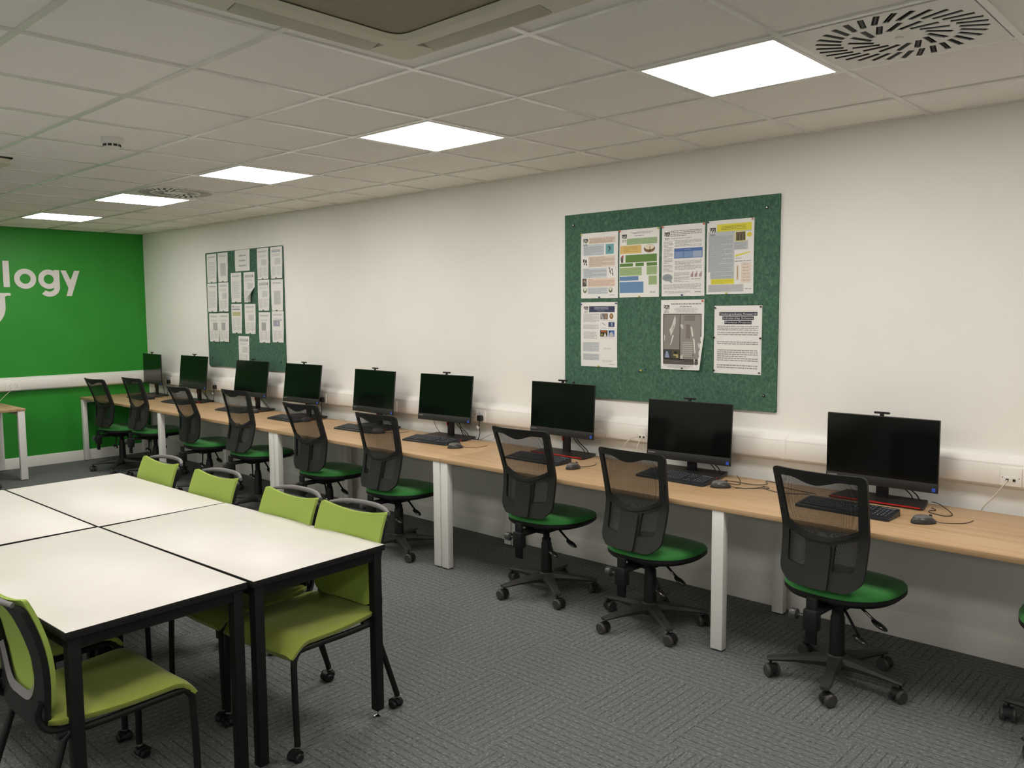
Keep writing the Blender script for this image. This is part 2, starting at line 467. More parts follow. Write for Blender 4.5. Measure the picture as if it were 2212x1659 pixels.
# ------------------------------------------------------------------ air conditioning cassettes
def cassette(loc, label):
    t = thing('air_conditioner', loc, label, 'air conditioner', 'ceiling cassette air conditioners')
    h = 0.440
    outer = round_poly([(-h, -h), (h, -h), (h, h), (-h, h)], 0.05)
    gi = 0.285
    holes = [round_poly([(-gi, -gi), (gi, -gi), (gi, gi), (-gi, gi)], 0.07)]
    sl = []
    for k in range(4):
        a_ = k * PI / 2; c_, s_ = math.cos(a_), math.sin(a_)
        q = [(-0.275, 0.350), (0.275, 0.350), (0.262, 0.425), (-0.262, 0.425)]
        sl.append([(x * c_ - y * s_, x * s_ + y * c_) for x, y in q])
    p = MB(); plate(p, outer, holes + sl, 0.06, lambda u, v, d: (u, v, -0.035 + d * (1 if d == 0 else 1)), 0.035)
    p.build('panel', M_CASS, t)
    MB().box((-0.44, -0.44, -0.006), (0.44, 0.44, 0.003)).build('body', M_DARK, t)
    gmb = MB()
    gp = round_poly([(-0.283, -0.283), (0.283, -0.283), (0.283, 0.283), (-0.283, 0.283)], 0.068)
    gmb.prism(gp, lambda x, y: (x, y, -0.026), lambda x, y: (x, y, -0.012))
    gmb.build('intake_grille', M_GRILLE, t)
    lp = MB()
    ring = [round_poly([(-s2, -s2), (s2, -s2), (s2, s2), (-s2, s2)], 0.06) for s2 in (0.287, 0.258)]
    n_ = len(ring[0]); vs = [(x, y, -0.038) for x, y in ring[0]] + [(x, y, -0.030) for x, y in ring[1]]
    lp.add(vs, [[i2, (i2 + 1) % n_, n_ + (i2 + 1) % n_, n_ + i2] for i2 in range(n_)])
    lp.build('grille_rim', M_CASS, t)
    for k in range(4):
        m_ = MB(); mx = Matrix.Rotation(k * PI / 2, 4, 'Z') @ Matrix.Translation((0, 0.388, -0.030)) @ Matrix.Rotation(R(-16), 4, 'X')
        m_.box((-0.262, -0.034, -0.004), (0.262, 0.034, 0.004), bev=0.003, mx=mx)
        m_.build('louvre', M_LOUV, t)
    return t
cassette((8.21, -2.86, H), 'large square air conditioner with dark grille in the ceiling above the tables')
cassette((4.02, -3.15, H), 'far ceiling air conditioner of which only a corner shows near the green wall')

# smoke detector
t = thing('smoke_detector', (5.458, -2.528, H), 'round white smoke detector on the ceiling near the green wall', 'smoke detector')
MB().lathe([(0.0, 0.004), (0.055, 0.003), (0.056, -0.020), (0.048, -0.026), (0.0, -0.026)], 28).build('base', M_DIFF, t)
MB().lathe([(0.044, -0.026), (0.042, -0.044), (0.034, -0.052), (0.0, -0.054)], 28).build('sensor_head', M_DIFF, t)
sl = MB()
for k in range(10):
    mx = Matrix.Rotation(2 * PI * k / 10, 4, 'Z')
    sl.box((0.0425, -0.010, -0.043), (0.0448, 0.010, -0.031), mx=mx)
sl.build('vent_slots', M_CHARP, t)

# ------------------------------------------------------------------ wall trunking and sockets
TP = [(0, 1.000), (0.018, 1.000), (0.050, 0.975), (0.055, 0.968), (0.055, 0.868), (0.050, 0.860), (0.018, 0.846), (0, 0.846)]
t = thing('cable_trunking', (0, 0, 0), 'long white cable trunking along the white wall above the desks', 'cable trunking')
MB().prism(TP, lambda d, z: (0.056, -d - 0.001, z), lambda d, z: (XR - 0.001, -d - 0.001, z)).build('trunking_body', M_PVC, t)
MB().prism([(d + (0.0035 if d else 0), z + (0.002 if z > 0.9 else -0.002)) for d, z in TP], lambda d, z: (8.118, -d - 0.0012, z), lambda d, z: (8.146, -d - 0.0012, z)).build('joint_cover', M_PVC, t)
MB().box((0.06, -0.0565, 0.962), (XR, -0.0545, 0.9645)).build('lid_ridge', M_TRIM, t)
t = thing('cable_trunking', (0, 0, 0), 'white cable trunking running along the green wall under the lettering', 'cable trunking')
MB().prism(TP, lambda d, z: (d + 0.001, -0.001, z), lambda d, z: (d + 0.001, YF + 0.001, z)).build('trunking_body', M_PVC, t)

def socket_plate(name, w, label, cat, kind):
    t = thing(name, (0, 0, 0), label, cat, 'socket plates on the trunking')
    MB().box((-w / 2, -0.008, -0.043), (w / 2, 0.0, 0.043), bev=0.002).build('face_plate', M_PVC, t)
    d = MB(); s2 = MB()
    if kind == 'power':
        for cx in (-w / 4, w / 4):
            d.box((cx - 0.003, -0.0086, 0.002), (cx + 0.003, -0.0075, 0.011))
            for q in (-0.011, 0.011): d.box((cx + q - 0.0035, -0.0086, -0.016), (cx + q + 0.0035, -0.0075, -0.012))
        for cx in (-0.02, 0.02): s2.box((cx - 0.008, -0.011, 0.018), (cx + 0.008, -0.0078, 0.034), bev=0.001)
        s2.build('switches', M_TRIM, t)
    else:
        for cx in (-0.014, 0.014):
            s2.box((cx - 0.012, -0.0105, -0.026), (cx + 0.012, -0.0078, 0.002), bev=0.001)
            d.box((cx - 0.006, -0.0112, -0.020), (cx + 0.006, -0.0100, -0.008))
        s2.build('jack_modules', M_TRIM, t)
        for q in (-0.034, 0.034): d.box((q - 0.002, -0.0086, -0.006), (q + 0.002, -0.0078, -0.002))
    d.build('openings', M_CHARP, t); return t
SP = socket_plate('power_socket', 0.146, 'x', 'power socket', 'power')
DP = socket_plate('network_socket', 0.088, 'x', 'network socket', 'data')
spec = [('p', 0.66, 'beside the monitor nearest the green wall'), ('p', 1.74, 'beside the second monitor from the green wall'),
        ('p', 2.72, 'hidden behind the third monitor from the green wall'), ('p', 3.72, 'beside the fourth monitor from the green wall'),
        ('p', 4.72, 'beside the fifth monitor from the green wall'), ('p', 5.745, 'with black plug between the two green notice boards'),
        ('d', 7.205, 'with cream leads left of the monitor under the large notice board'), ('d', 9.245, 'with a cream lead near the right end of the desks')]
done = set()
for k, x, lab in spec:
    src = SP if k == 'p' else DP
    o = src if k not in done else copy_tree(src); done.add(k)
    o.location = (x, -0.055, 0.908); o['label'] = ('white double power socket ' if k == 'p' else 'white twin network socket ') + lab
o = copy_tree(SP); o.location = (0.055, -1.50, 0.905); o.rotation_euler = (0, 0, PI / 2); o['label'] = 'white double power socket on the green wall trunking above the side desk'

# ------------------------------------------------------------------ lettering on the green wall
def ring_arc(cx, cz, r0, r1, a0, a1, n_=32):
    out = []
    for k in range(n_ + 1):
        a_ = R(a0 + (a1 - a0) * k / n_); out.append((cx + r1 * math.cos(a_), cz + r1 * math.sin(a_)))
    for k in range(n_, -1, -1):
        a_ = R(a0 + (a1 - a0) * k / n_); out.append((cx + r0 * math.cos(a_), cz + r0 * math.sin(a_)))
    return out
def ext(mb, polys, x1=0.009, dx=0.0002):
    for q, p in enumerate(polys):
        n_ = len(p)
        if n_ > 20:  # strip-build the rings so concave faces never fold
            h_ = n_ // 2
            for k in range(h_ - 1):
                c = [p[k], p[k + 1], p[n_ - 2 - k], p[n_ - 1 - k]]
                e = x1 + dx * q
                mb.add([(0.0005, *w) for w in c] + [(e, *w) for w in c], [[4, 5, 6, 7], [3, 2, 1, 0], [0, 1, 5, 4], [2, 3, 7, 6]] + ([[3, 0, 4, 7]] if k == 0 else []) + ([[1, 2, 6, 5]] if k == h_ - 2 else []))
        else:
            e = x1 + dx * q; mb.prism(p, lambda y, z: (0.0005, y, z), lambda y, z, e=e: (e, y, z))
def rc(y0, z0, y1, z1): return [(y0, z0), (y1, z0), (y1, z1), (y0, z1)]
XZ = 2.068; BZ = 1.962
def gl_y(o): return [(o, 2.170), (o + 0.055, 2.170), (o + 0.102, 2.062), (o + 0.146, 2.170), (o + 0.201, 2.170), (o + 0.108, 1.885), (o + 0.052, 1.885), (o + 0.076, 1.972)]
t = thing('wall_lettering', (0, 0, 0), 'large white word Psychology on the green wall, only its last letters in view', 'lettering')
glyphs = {
 'letter_l': [rc(-1.519, 1.974, -1.458, 2.256)],
 'letter_o': [ring_arc(-1.305, XZ, 0.054, 0.109, 0, 360, 48)],
 'letter_g': [ring_arc(-1.068, XZ, 0.052, 0.107, 0, 360, 48), rc(-1.012, 1.965, -0.956, 2.172), ring_arc(-1.066, 1.985, 0.054, 0.110, 226, 360, 24)],
 'letter_y': [gl_y(-0.942)],
 'letter_o.001': [ring_arc(-1.664, XZ, 0.054, 0.109, 0, 360, 48)],
 'letter_h': [rc(-2.005, 1.974, -1.948, 2.256), ring_arc(-1.896, 2.080, 0.046, 0.098, 0, 180, 24), rc(-1.850, 1.974, -1.798, 2.080)],
 'letter_c': [ring_arc(-2.130, XZ, 0.054, 0.109, 48, 312, 36)],
 'letter_y.001': [gl_y(-2.460)],
 'letter_s': [ring_arc(-2.545, 2.116, 0.022, 0.066, 30, 270, 24), ring_arc(-2.545, 2.030, 0.022, 0.066, -150, 90, 24)],
 'letter_P': [rc(-2.83, 1.974, -2.77, 2.256), ring_arc(-2.73, 2.17, 0.034, 0.090, -90, 90, 24), rc(-2.77, 2.204, -2.73, 2.260), rc(-2.77, 2.080, -2.73, 2.136)],
}
for nm, polys in glyphs.items():
    m_ = MB(); ext(m_, polys); m_.build(nm.split('.')[0], M_LETTER, t)
t = thing('wall_symbol', (0, 0, 0), 'white psi symbol below the lettering, only the tip of its right arm in view', 'symbol')
def ell_arc(cx, cz, a_, b_, a0, a1, n_=40): return [(cx + a_ * math.cos(R(a0 + (a1 - a0) * k / n_)), cz + b_ * math.sin(R(a0 + (a1 - a0) * k / n_))) for k in range(n_ + 1)]
m_ = MB(); cxs = -1.90
U = ell_arc(cxs, 1.76, 0.388, 0.285, 180, 360) + ell_arc(cxs, 1.76, 0.298, 0.235, 360, 180)
ext(m_, [U, rc(cxs - 0.388, 1.76, cxs - 0.298, 1.905), rc(cxs + 0.298, 1.76, cxs + 0.388, 1.905), rc(cxs - 0.045, 1.28, cxs + 0.045, 1.93),
         [(cxs + 0.23, 1.912), (cxs + 0.442, 1.912), (cxs + 0.445, 1.884), (cxs + 0.405, 1.884), (cxs + 0.388, 1.870), (cxs + 0.298, 1.870)],
         [(cxs - 0.23, 1.912), (cxs - 0.442, 1.912), (cxs - 0.445, 1.884), (cxs - 0.405, 1.884), (cxs - 0.388, 1.870), (cxs - 0.298, 1.870)]])
m_.build('symbol_body', M_LETTER, t)

# ------------------------------------------------------------------ notice boards
def board(x0, x1, z0, z1, label, rad):
    t = thing('notice_board', ((x0 + x1) / 2, 0, z0), label, 'notice board', 'green felt notice boards')
    w = (x1 - x0) / 2; h = z1 - z0; m_ = MB()
    p = round_poly([(-w, 0), (w, 0), (w, h), (-w, h)], rad)
    m_.prism(p, lambda x, z: (x, -0.014, z), lambda x, z: (x, -0.0005, z))
    m_.build('felt_panel', M_FELT, t)
    for sx in (-1, 1):
        for z in (0.09, h - 0.07):
            s_ = MB(); mx = Matrix.Translation((sx * (w - 0.075), -0.0135, z)) @ Matrix.Rotation(PI / 2, 4, 'X')
            s_.lathe([(0.0095, 0), (0.0095, 0.003), (0.005, 0.004)], 14, 0, mx)
            s_.lathe([(0.0045, 0.003), (0.0045, 0.0065), (0, 0.007)], 12, 1, mx)
            s_.build('screw', [M_BLKP, M_CHROME], t)
    return t
board(6.542, 8.065, 1.1115, 2.3234, 'large green felt notice board with seven coloured posters, nearer the camera', 0.004)
board(1.554, 3.068, 1.1140, 2.3234, 'green felt notice board covered in white sheets, nearer the green wall', 0.02)

# ------------------------------------------------------------------ papers
PC = {}
def pc(c):
    k = tuple(c)
    if k not in PC:
        PC[k] = mat('ink_%d_%d_%d' % k, srgb(*k), 0.6)
    return PC[k]
rp = random.Random(3)
class Sheet:
    def __init__(s, x0, z1, w, h, y=-0.0152, curl=0.004, lift=0.0, skew=0.0, phase=0.0):
        s.x0, s.z1, s.w, s.h, s.y, s.curl, s.lift, s.skew, s.ph = x0, z1, w, h, y, curl, lift, skew, phase
        s.mb = MB(); s.mats = [M_PAPER]
        s.grid(0, 0, 1, 1, 0, 0, 8, 10)
    def P(s, a_, t_, off):
        x = s.x0 + a_ * s.w + s.skew * t_; z = s.z1 - t_ * s.h
        bulge = s.curl * (0.5 - 0.5 * math.cos(2 * PI * a_)) * (0.6 + 0.4 * math.sin(3.1 * t_ + s.ph)) + s.curl * 0.5 * abs(math.sin(PI * t_))
        corner = s.lift * max(0, a_ - 0.55) ** 2 * max(0, t_ - 0.5) ** 1 * 9.0
        x -= corner * 1.2
        return (x, s.y - bulge - corner - off, z + corner * 0.15)
    def grid(s, a0, t0, a1, t1, off, mi, nx, ny):
        vs = [s.P(a0 + (a1 - a0) * i / nx, t0 + (t1 - t0) * j / ny, off) for j in range(ny + 1) for i in range(nx + 1)]
        fs = [[j * (nx + 1) + i, (j + 1) * (nx + 1) + i, (j + 1) * (nx + 1) + i + 1, j * (nx + 1) + i + 1] for j in range(ny) for i in range(nx)]
        s.mb.add(vs, fs, mi, True)
    def mi(s, c):
        m_ = pc(c)
        if m_ not in s.mats: s.mats.append(m_)
        return s.mats.index(m_)
    def rect(s, a0, t0, a1, t1, c, lay=1):
        s.grid(a0, t0, a1, t1, 0.0003 * lay, s.mi(c), max(1, int((a1 - a0) * 8)), max(1, int((t1 - t0) * 10)))
    def ell(s, ca, ct, ra, rt, c, lay=2, n_=20):
        vs = [s.P(ca, ct, 0.0003 * lay)] + [s.P(ca + ra * math.cos(2 * PI * k / n_), ct + rt * math.sin(2 * PI * k / n_), 0.0003 * lay) for k in range(n_)]
        s.mb.add(vs, [[0, 1 + k, 1 + (k + 1) % n_] for k in range(n_)], s.mi(c))
    def poly(s, pts, c, lay=2):
        s.mb.add([s.P(a_, t_, 0.0003 * lay) for a_, t_ in pts], [list(range(len(pts)))], s.mi(c))
    def lines(s, a0, t0, a1, t1, n_, c=(120, 120, 122), lay=2, dens=0.9, center=False, th=0.42):
        dt = (t1 - t0) / n_
        for k in range(n_):
            t_ = t0 + dt * k; e = a1 if k % 4 != 3 else a0 + (a1 - a0) * rp.uniform(0.35, 0.9)
            a_ = a0
            if center:
                q = (a1 - a0) * rp.uniform(0, 0.2); a_ = a0 + q; e = a1 - q
            while a_ < e - 0.008:
                w = min(rp.uniform(0.02, 0.09), e - a_)
                s.grid(a_, t_ + dt * 0.2, a_ + w, t_ + dt * (0.2 + th), 0.0003 * lay, s.mi(c), 1, 1)
                a_ += w + 0.010
    def text(s, txt, ca, t_, hgt, c, lay=3, wid=None, align='C', bold=0):
        vs, fs = text_mesh(txt, 1.0)
        if not vs: return
        xs = [v[0] for v in vs]; w0 = max(xs) - min(xs); x0 = min(xs)
        sc = hgt / 0.7                       # cap height -> fraction of sheet height
        sx = sc * s.h / s.w
        if wid: sx = wid / w0
        o = ca - (w0 * sx / 2 if align == 'C' else 0)
        reps = [0] if not bold else [0, bold]
        for q in reps:
            s.mb.add([s.P(o + (v[0] - x0) * sx + q, t_ - v[1] * sc, 0.0003 * lay) for v in vs], fs, s.mi(c))
    def logo(s, a_, t_, w=0.13, h=0.062):
        s.rect(a_, t_, a_ + w, t_ + h, (28, 28, 30), 2)
        for k in range(3):
            q = a_ + w * (0.08 + 0.27 * k)
            s.poly([(q, t_ + h * 0.25), (q + w * 0.07, t_ + h * 0.15), (q + w * 0.34, t_ + h * 0.95), (q + w * 0.25, t_ + h)], (225, 222, 218), 3)
        s.poly([(a_, t_ + h * 0.55), (a_ + w * 0.30, t_ + h), (a_, t_ + h)], (225, 222, 218), 3)
        s.lines(a_ + 0.01, t_ + h * 1.25, a_ + w - 0.01, t_ + h * 1.85, 2, (95, 90, 95), 2)
    def build(s, name, label, cat, group):
        o = s.mb.build(name, s.mats, fix=False)
        return tag(o, label, cat, group)

GB = 'posters on the large notice board'
PIN_SRC = {}
def pin(x, z, c, label, y=-0.0165):
    k = tuple(c)
    if k not in PIN_SRC:
        m_ = MB(); mx = Matrix.Rotation(PI / 2, 4, 'X')
        m_.lathe([(0.0008, -0.002), (0.0008, 0.002), (0.0048, 0.0025), (0.0052, 0.0045), (0.003, 0.006), (0.0026, 0.010), (0.0045, 0.012), (0.0042, 0.0135), (0, 0.0138)], 12, 0, mx)
        o = m_.build('push_pin', mat('pin_%d_%d_%d' % k, srgb(*k), 0.3)); PIN_SRC[k] = o
    else:
        o = PIN_SRC[k].copy(); COL.objects.link(o)
    o.location = (x, y, z); tag(o, label, 'push pin', 'push pins on the notice boards')
CN = {(225, 95, 60): 'orange', (60, 75, 120): 'blue', (215, 200, 90): 'yellow', (20, 20, 22): 'black', (200, 160, 150): 'pink', (90, 75, 65): 'brown', (28, 62, 48): 'dark green'}
def pins(sh, pos, desc):
    nm = {(0, 0): 'top left corner', (1, 0): 'top right corner', (0, 1): 'bottom left corner', (1, 1): 'bottom right corner'}
    for a_, t_, c in pos:
        if abs(a_ - 0.5) < 0.3: wh = 'bottom edge' if t_ > 0.5 else 'top edge'
        elif 0.3 < t_ < 0.7: wh = 'left edge' if a_ < 0.5 else 'right edge'
        else: wh = nm[(round(a_), round(t_))]
        x, y, z = sh.P(a_, t_, 0.0006)
        pin(x, z, c, '%s push pin at the %s of the %s' % (CN[c], wh, desc), y=y)
OR, BL, YE, BK, PK, BR, DG = list(CN)
TXT = (150, 150, 152)
# 1 nudging people up the stairs
s = Sheet(6.682, 2.193, 0.299, 0.425, phase=0.3)
PE, LB = (222, 205, 192), (200, 206, 212)
s.rect(.21, .07, .93, .165, PE); s.logo(.06, .085)
s.text('Nudging People Up The Stairs', .575, .108, .020, (110, 95, 88), wid=.66)
s.lines(.24, .118, .86, .160, 3, (150, 130, 120))
s.rect(.05, .175, .64, .345, LB); s.text('Our Intention', .07, .195, .012, (50, 55, 70), align='L'); s.lines(.08, .205, .62, .335, 9, (140, 145, 155))
s.rect(.68, .185, .89, .335, (108, 165, 172)); s.poly([(.75, .31), (.77, .25), (.74, .22), (.78, .21), (.81, .25), (.80, .29), (.79, .25), (.77, .30)], (50, 85, 95))
s.rect(.21, .36, .93, .525, PE); s.text('Nudging Towards The Stairs', .23, .385, .012, (75, 45, 40), align='L', wid=.42); s.lines(.24, .395, .91, .515, 8, (165, 145, 135))
for q, (a_, t_) in enumerate(((.08, .42), (.14, .43))):
    s.ell(a_, t_, .022, .030, (28, 26, 28)); s.ell(a_ + .012, t_ + .048, .016, .018, (28, 26, 28))
s.rect(.05, .54, .72, .69, LB); s.text('Key Information', .07, .555, .012, (50, 55, 70), align='L'); s.lines(.09, .565, .70, .68, 8, (140, 145, 155))
for a_, t_ in ((.78, .55), (.85, .57), (.80, .60), (.86, .63)): s.ell(a_, t_, .016, .016, (70, 75, 62)); s.ell(a_ + .010, t_ + .026, .012, .010, (70, 75, 62))
s.rect(.04, .695, .155, .815, (72, 66, 60)); s.ell(.10, .75, .035, .035, (165, 150, 128), 3); s.ell(.09, .765, .018, .02, (50, 45, 45), 4)
s.rect(.18, .695, .93, .825, (228, 205, 190)); s.text('Conclusions', .20, .718, .013, (110, 60, 50), align='L'); s.lines(.20, .725, .90, .815, 6, (175, 150, 140))
s.rect(.18, .835, .74, .935, LB); s.lines(.20, .845, .72, .93, 6, (165, 170, 178))
for a_ in (.11, .81): s.ell(a_, .875, .05, .042, (95, 105, 60)); s.ell(a_, .862, .032, .028, (225, 225, 215), 3)
s.lines(.77, .945, .92, .965, 1, TXT)
s.build('poster', 'poster about nudging people up the stairs with black footprints, top left of the large board', 'poster', GB)
D1 = 'stairs poster with footprints'
pins(s, [(.03, .02, YE), (.52, .985, BL)], D1)
# 2 green, yellow and blue blocks
s = Sheet(6.992, 2.195, 0.298, 0.425, phase=1.2)
s.logo(.06, .07); s.lines(.25, .04, .90, .075, 2, TXT, center=True); s.lines(.40, .09, .62, .11, 1, TXT)
s.rect(.19, .135, .95, .225, (152, 178, 135)); s.rect(.02, .235, .57, .355, (218, 186, 112)); s.lines(.12, .25, .48, .335, 5, (185, 150, 80))
s.ell(.765, .295, .135, .058, (120, 88, 55)); s.ell(.765, .275, .115, .035, (228, 215, 190), 3); s.rect(.77, .262, .785, .335, (60, 42, 30), 4)
s.ell(.07, .43, .035, .045, (95, 95, 80)); s.ell(.09, .395, .026, .022, (190, 95, 100), 3); s.rect(.05, .45, .10, .485, (60, 50, 50), 3)
s.rect(.16, .375, .945, .485, (92, 132, 58))
for a0, a1 in ((.01, .36), (.42, .63), (.70, .95)): s.rect(a0, .497, a1, .545, (88, 128, 55))
for q in ((.01, .558, .58, .68), (.70, .552, .95, .675), (.745, .69, .95, .82)): s.rect(*q, (160, 184, 132)); s.lines(q[0] + .02, q[1] + .01, q[2] - .02, q[3] - .01, 8, (140, 165, 115))
s.rect(.01, .69, .495, .752, (98, 134, 178)); s.rect(.01, .772, .62, .935, (102, 138, 180))
s.lines(.78, .915, .92, .945, 1, TXT)
s.build('poster', 'poster with green, yellow and blue blocks, second from left in the top row', 'poster', GB)
pins(s, [(.02, .015, OR), (.98, .015, YE), (.52, .985, YE)], 'poster with green and blue blocks')
# 3 blue table in the middle
s = Sheet(7.309, 2.199, 0.296, 0.427, phase=2.2)
s.logo(.06, .095); s.lines(.21, .075, .93, .165, 4, TXT, th=.5); s.lines(.22, .18, .70, .20, 1, TXT)
s.lines(.05, .225, .26, .54, 16, TXT, dens=.9); s.lines(.04, .555, .26, .66, 6, TXT)
s.lines(.32, .215, .93, .31, 6, TXT)
s.rect(.30, .33, .95, .47, (72, 108, 170)); s.text('Key Words', .62, .357, .016, (180, 198, 225))
for k, a_ in enumerate((.315, .53, .735)): s.rect(a_, .375, a_ + .20, .462, (122, 146, 190) if k < 2 else (158, 172, 198), 2)
s.lines(.32, .505, .93, .635, 8, TXT); s.lines(.30, .665, .66, .805, 9, TXT)
for a_ in (.69, .78, .88):
    for q, hh in enumerate((.04, .055, .075)): s.rect(a_ + q * .02, .735 - hh, a_ + q * .02 + .014, .735, (176, 100, 95) if q % 2 else (120, 90, 100), 2)
s.lines(.70, .755, .92, .775, 1, TXT)
s.ell(.14, .735, .125, .052, (148, 156, 164)); s.poly([(.16, .78), (.24, .76), (.25, .82)], (148, 156, 164)); s.lines(.06, .71, .22, .76, 4, (125, 132, 142), 3)
s.lines(.04, .83, .93, .905, 5, TXT, dens=.9); s.lines(.05, .925, .70, .965, 3, TXT, center=True); s.lines(.78, .935, .92, .955, 1, (95, 95, 98))
s.build('poster', 'poster with a blue table and small red bar charts, third in the top row', 'poster', GB)
pins(s, [(.02, .015, OR), (.98, .015, OR), (.50, .985, BL)], 'poster with the blue table')
# 4 yellow title
s = Sheet(7.618, 2.204, 0.298, 0.425, phase=3.0)
s.rect(.03, .145, .60, .70, (188, 192, 198)); s.rect(.08, .70, .60, .80, (188, 192, 198)); s.rect(.60, .29, .88, .41, (188, 192, 198)); s.rect(.60, .11, .95, .17, (188, 192, 198))
s.rect(.22, .055, .95, .155, (222, 214, 60), 2); s.text('Testing happiness in ageing people', .585, .092, .014, (90, 88, 40), wid=.50); s.lines(.31, .10, .84, .14, 2, (150, 145, 60), 3)
s.logo(.06, .095)
s.lines(.05, .21, .56, .69, 30, (150, 153, 158), dens=.85); s.lines(.10, .70, .58, .79, 6, (150, 153, 158)); s.lines(.60, .31, .84, .40, 5, (150, 153, 158))
s.rect(.61, .165, .835, .30, (226, 218, 130), 2); s.rect(.625, .175, .82, .29, (96, 84, 66), 3)
for q in range(6): s.rect(.635 + q * .032, .20 + .01 * (q % 2), .65 + q * .032, .285, (60, 52, 44) if q % 2 else (140, 120, 88), 4)
s.ell(.905, .215, .05, .032, (222, 206, 56))
for q in range(7): s.poly([(.62 + q * .045, .505 - q * .008), (.665 + q * .045, .497 - q * .008), (.665 + q * .045, .472 - q * .006), (.62 + q * .045, .48 - q * .006)], (226, 216, 80))
s.lines(.62, .515, .75, .535, 1, TXT); s.lines(.61, .555, .95, .575, 1, (110, 110, 112))
s.rect(.745, .585, .955, .855, (226, 212, 200)); 
for q in range(6): s.lines(.78, .60 + q * .043, .92, .615 + q * .043, 1, (170, 150, 140)); s.rect(.745, .585 + q * .045, .955, .587 + q * .045, (190, 150, 130), 3)
s.rect(.645, .615, .70, .82, (226, 208, 196)); s.rect(.665, .63, .68, .805, (160, 130, 80), 2)
s.rect(.10, .795, .60, .865, (222, 214, 60), 2); s.lines(.12, .805, .58, .86, 4, (190, 182, 70), 3)
s.rect(.04, .87, .80, .97, (190, 190, 194)); s.lines(.06, .88, .77, .965, 5, (170, 170, 175)); s.lines(.83, .925, .96, .945, 1, (110, 110, 112))
s.build('poster', 'poster with a bright yellow title box, rightmost in the top row of the large board', 'poster', GB)
pins(s, [(.03, .015, BK), (.97, .015, PK), (.45, .985, YE)], 'poster with the yellow title box')
# 5 navy title
s = Sheet(6.681, 1.742, 0.296, 0.423, phase=4.0)
s.logo(.08, .065, .12, .055); s.rect(.23, .062, .93, .155, (46, 54, 84)); s.lines(.38, .07, .76, .115, 2, (150, 156, 175), th=.6); s.lines(.46, .122, .68, .145, 2, (120, 126, 150), center=True)
s.lines(.07, .175, .52, .31, 12, (155, 157, 160)); s.lines(.07, .345, .50, .42, 7, (155, 157, 160)); s.lines(.08, .455, .46, .57, 10, (155, 157, 160)); s.rect(.06, .62, .52, .77, (202, 206, 210)); s.rect(.06, .80, .52, .90, (200, 203, 208))
s.lines(.07, .625, .50, .76, 12, (165, 168, 172)); s.lines(.07, .805, .50, .90, 8, (160, 162, 166))
s.rect(.55, .175, .745, .265, (60, 54, 54)); s.poly([(.56, .18), (.60, .18), (.63, .26), (.58, .262)], (176, 172, 170), 3); s.rect(.68, .185, .72, .258, (178, 140, 115), 3); s.rect(.63, .18, .66, .26, (140, 138, 140), 3)
s.ell(.845, .215, .05, .043, (128, 84, 48)); s.ell(.842, .21, .022, .022, (200, 160, 112), 3)
s.poly([(.58, .31), (.62, .32), (.71, .36), (.66, .352)], (120, 134, 168))
s.rect(.765, .305, .93, .38, (56, 68, 112)); s.ell(.86, .34, .02, .03, (150, 160, 180), 3)
s.rect(.545, .43, .745, .53, (42, 32, 26)); s.rect(.57, .437, .72, .46, (170, 88, 44), 3); s.poly([(.64, .525), (.68, .465), (.72, .525)], (214, 208, 196), 3); s.ell(.59, .50, .03, .018, (132, 140, 60), 3)
s.rect(.77, .43, .93, .53, (72, 112, 178)); s.poly([(.79, .525), (.81, .47), (.86, .45), (.91, .50), (.91, .525)], (186, 184, 184), 3); s.poly([(.77, .44), (.87, .455), (.78, .47)], (32, 44, 70), 3)
for t_ in (.275, .39, .54): s.lines(.57, t_, .90, t_ + .02, 1, (205, 180, 178))
s.lines(.58, .70, .88, .73, 2, (188, 186, 184), center=True); s.lines(.58, .89, .90, .925, 2, (188, 186, 184), center=True)
s.rect(.56, .60, .563, .67, (190, 190, 188)); s.rect(.56, .78, .563, .85, (190, 190, 188)); s.lines(.80, .945, .93, .965, 1, TXT)
s.build('poster', 'poster with a navy title bar and six small pictures, lower left of the large board', 'poster', GB)
pins(s, [(.02, .03, BL), (.98, .02, BL), (.52, .985, YE)], 'poster with the navy title bar')
# 6 big grey picture
s = Sheet(7.306, 1.750, 0.300, 0.424, phase=5.0, curl=0.006, lift=0.02, skew=0.003)
s.logo(.07, .075, .13, .06); s.lines(.24, .045, .93, .07, 1, TXT, th=.7); s.lines(.45, .085, .72, .105, 1, TXT, th=.7); s.lines(.28, .115, .90, .185, 5, (160, 160, 160), center=True)
s.rect(.055, .20, .945, .925, (36, 34, 34)); s.rect(.07, .21, .455, .71, (134, 130, 126), 2); s.rect(.47, .21, .93, .845, (142, 138, 134), 2)
s.poly([(.34, .22), (.36, .27), (.36, .33), (.33, .40), (.27, .49), (.25, .52), (.21, .43), (.26, .38), (.30, .30)], (205, 201, 196), 3)
s.poly([(.29, .50), (.32, .51), (.25, .64), (.23, .65)], (220, 216, 210), 3); s.poly([(.08, .50), (.11, .52), (.10, .58), (.08, .60)], (196, 192, 188), 3)
s.poly([(.47, .34), (.54, .36), (.53, .84), (.47, .84)], (198, 194, 190), 3)
s.poly([(.70, .37), (.74, .40), (.77, .52), (.74, .52)], (222, 218, 212), 3); s.poly([(.76, .54), (.80, .56), (.86, .84), (.83, .845)], (212, 208, 202), 3); s.poly([(.86, .60), (.92, .60), (.92, .70)], (196, 192, 188), 3)
s.rect(.60, .35, .70, .55, (122, 112, 108), 3); s.rect(.56, .22, .80, .30, (122, 118, 114), 3)
for q in range(8): s.rect(.52, .60 + q * .028, .76, .608 + q * .028, (190, 186, 182), 4)
s.rect(.07, .715, .26, .835, (58, 60, 66), 3); s.poly([(.10, .83), (.13, .74), (.17, .74), (.21, .83)], (142, 156, 186), 4)
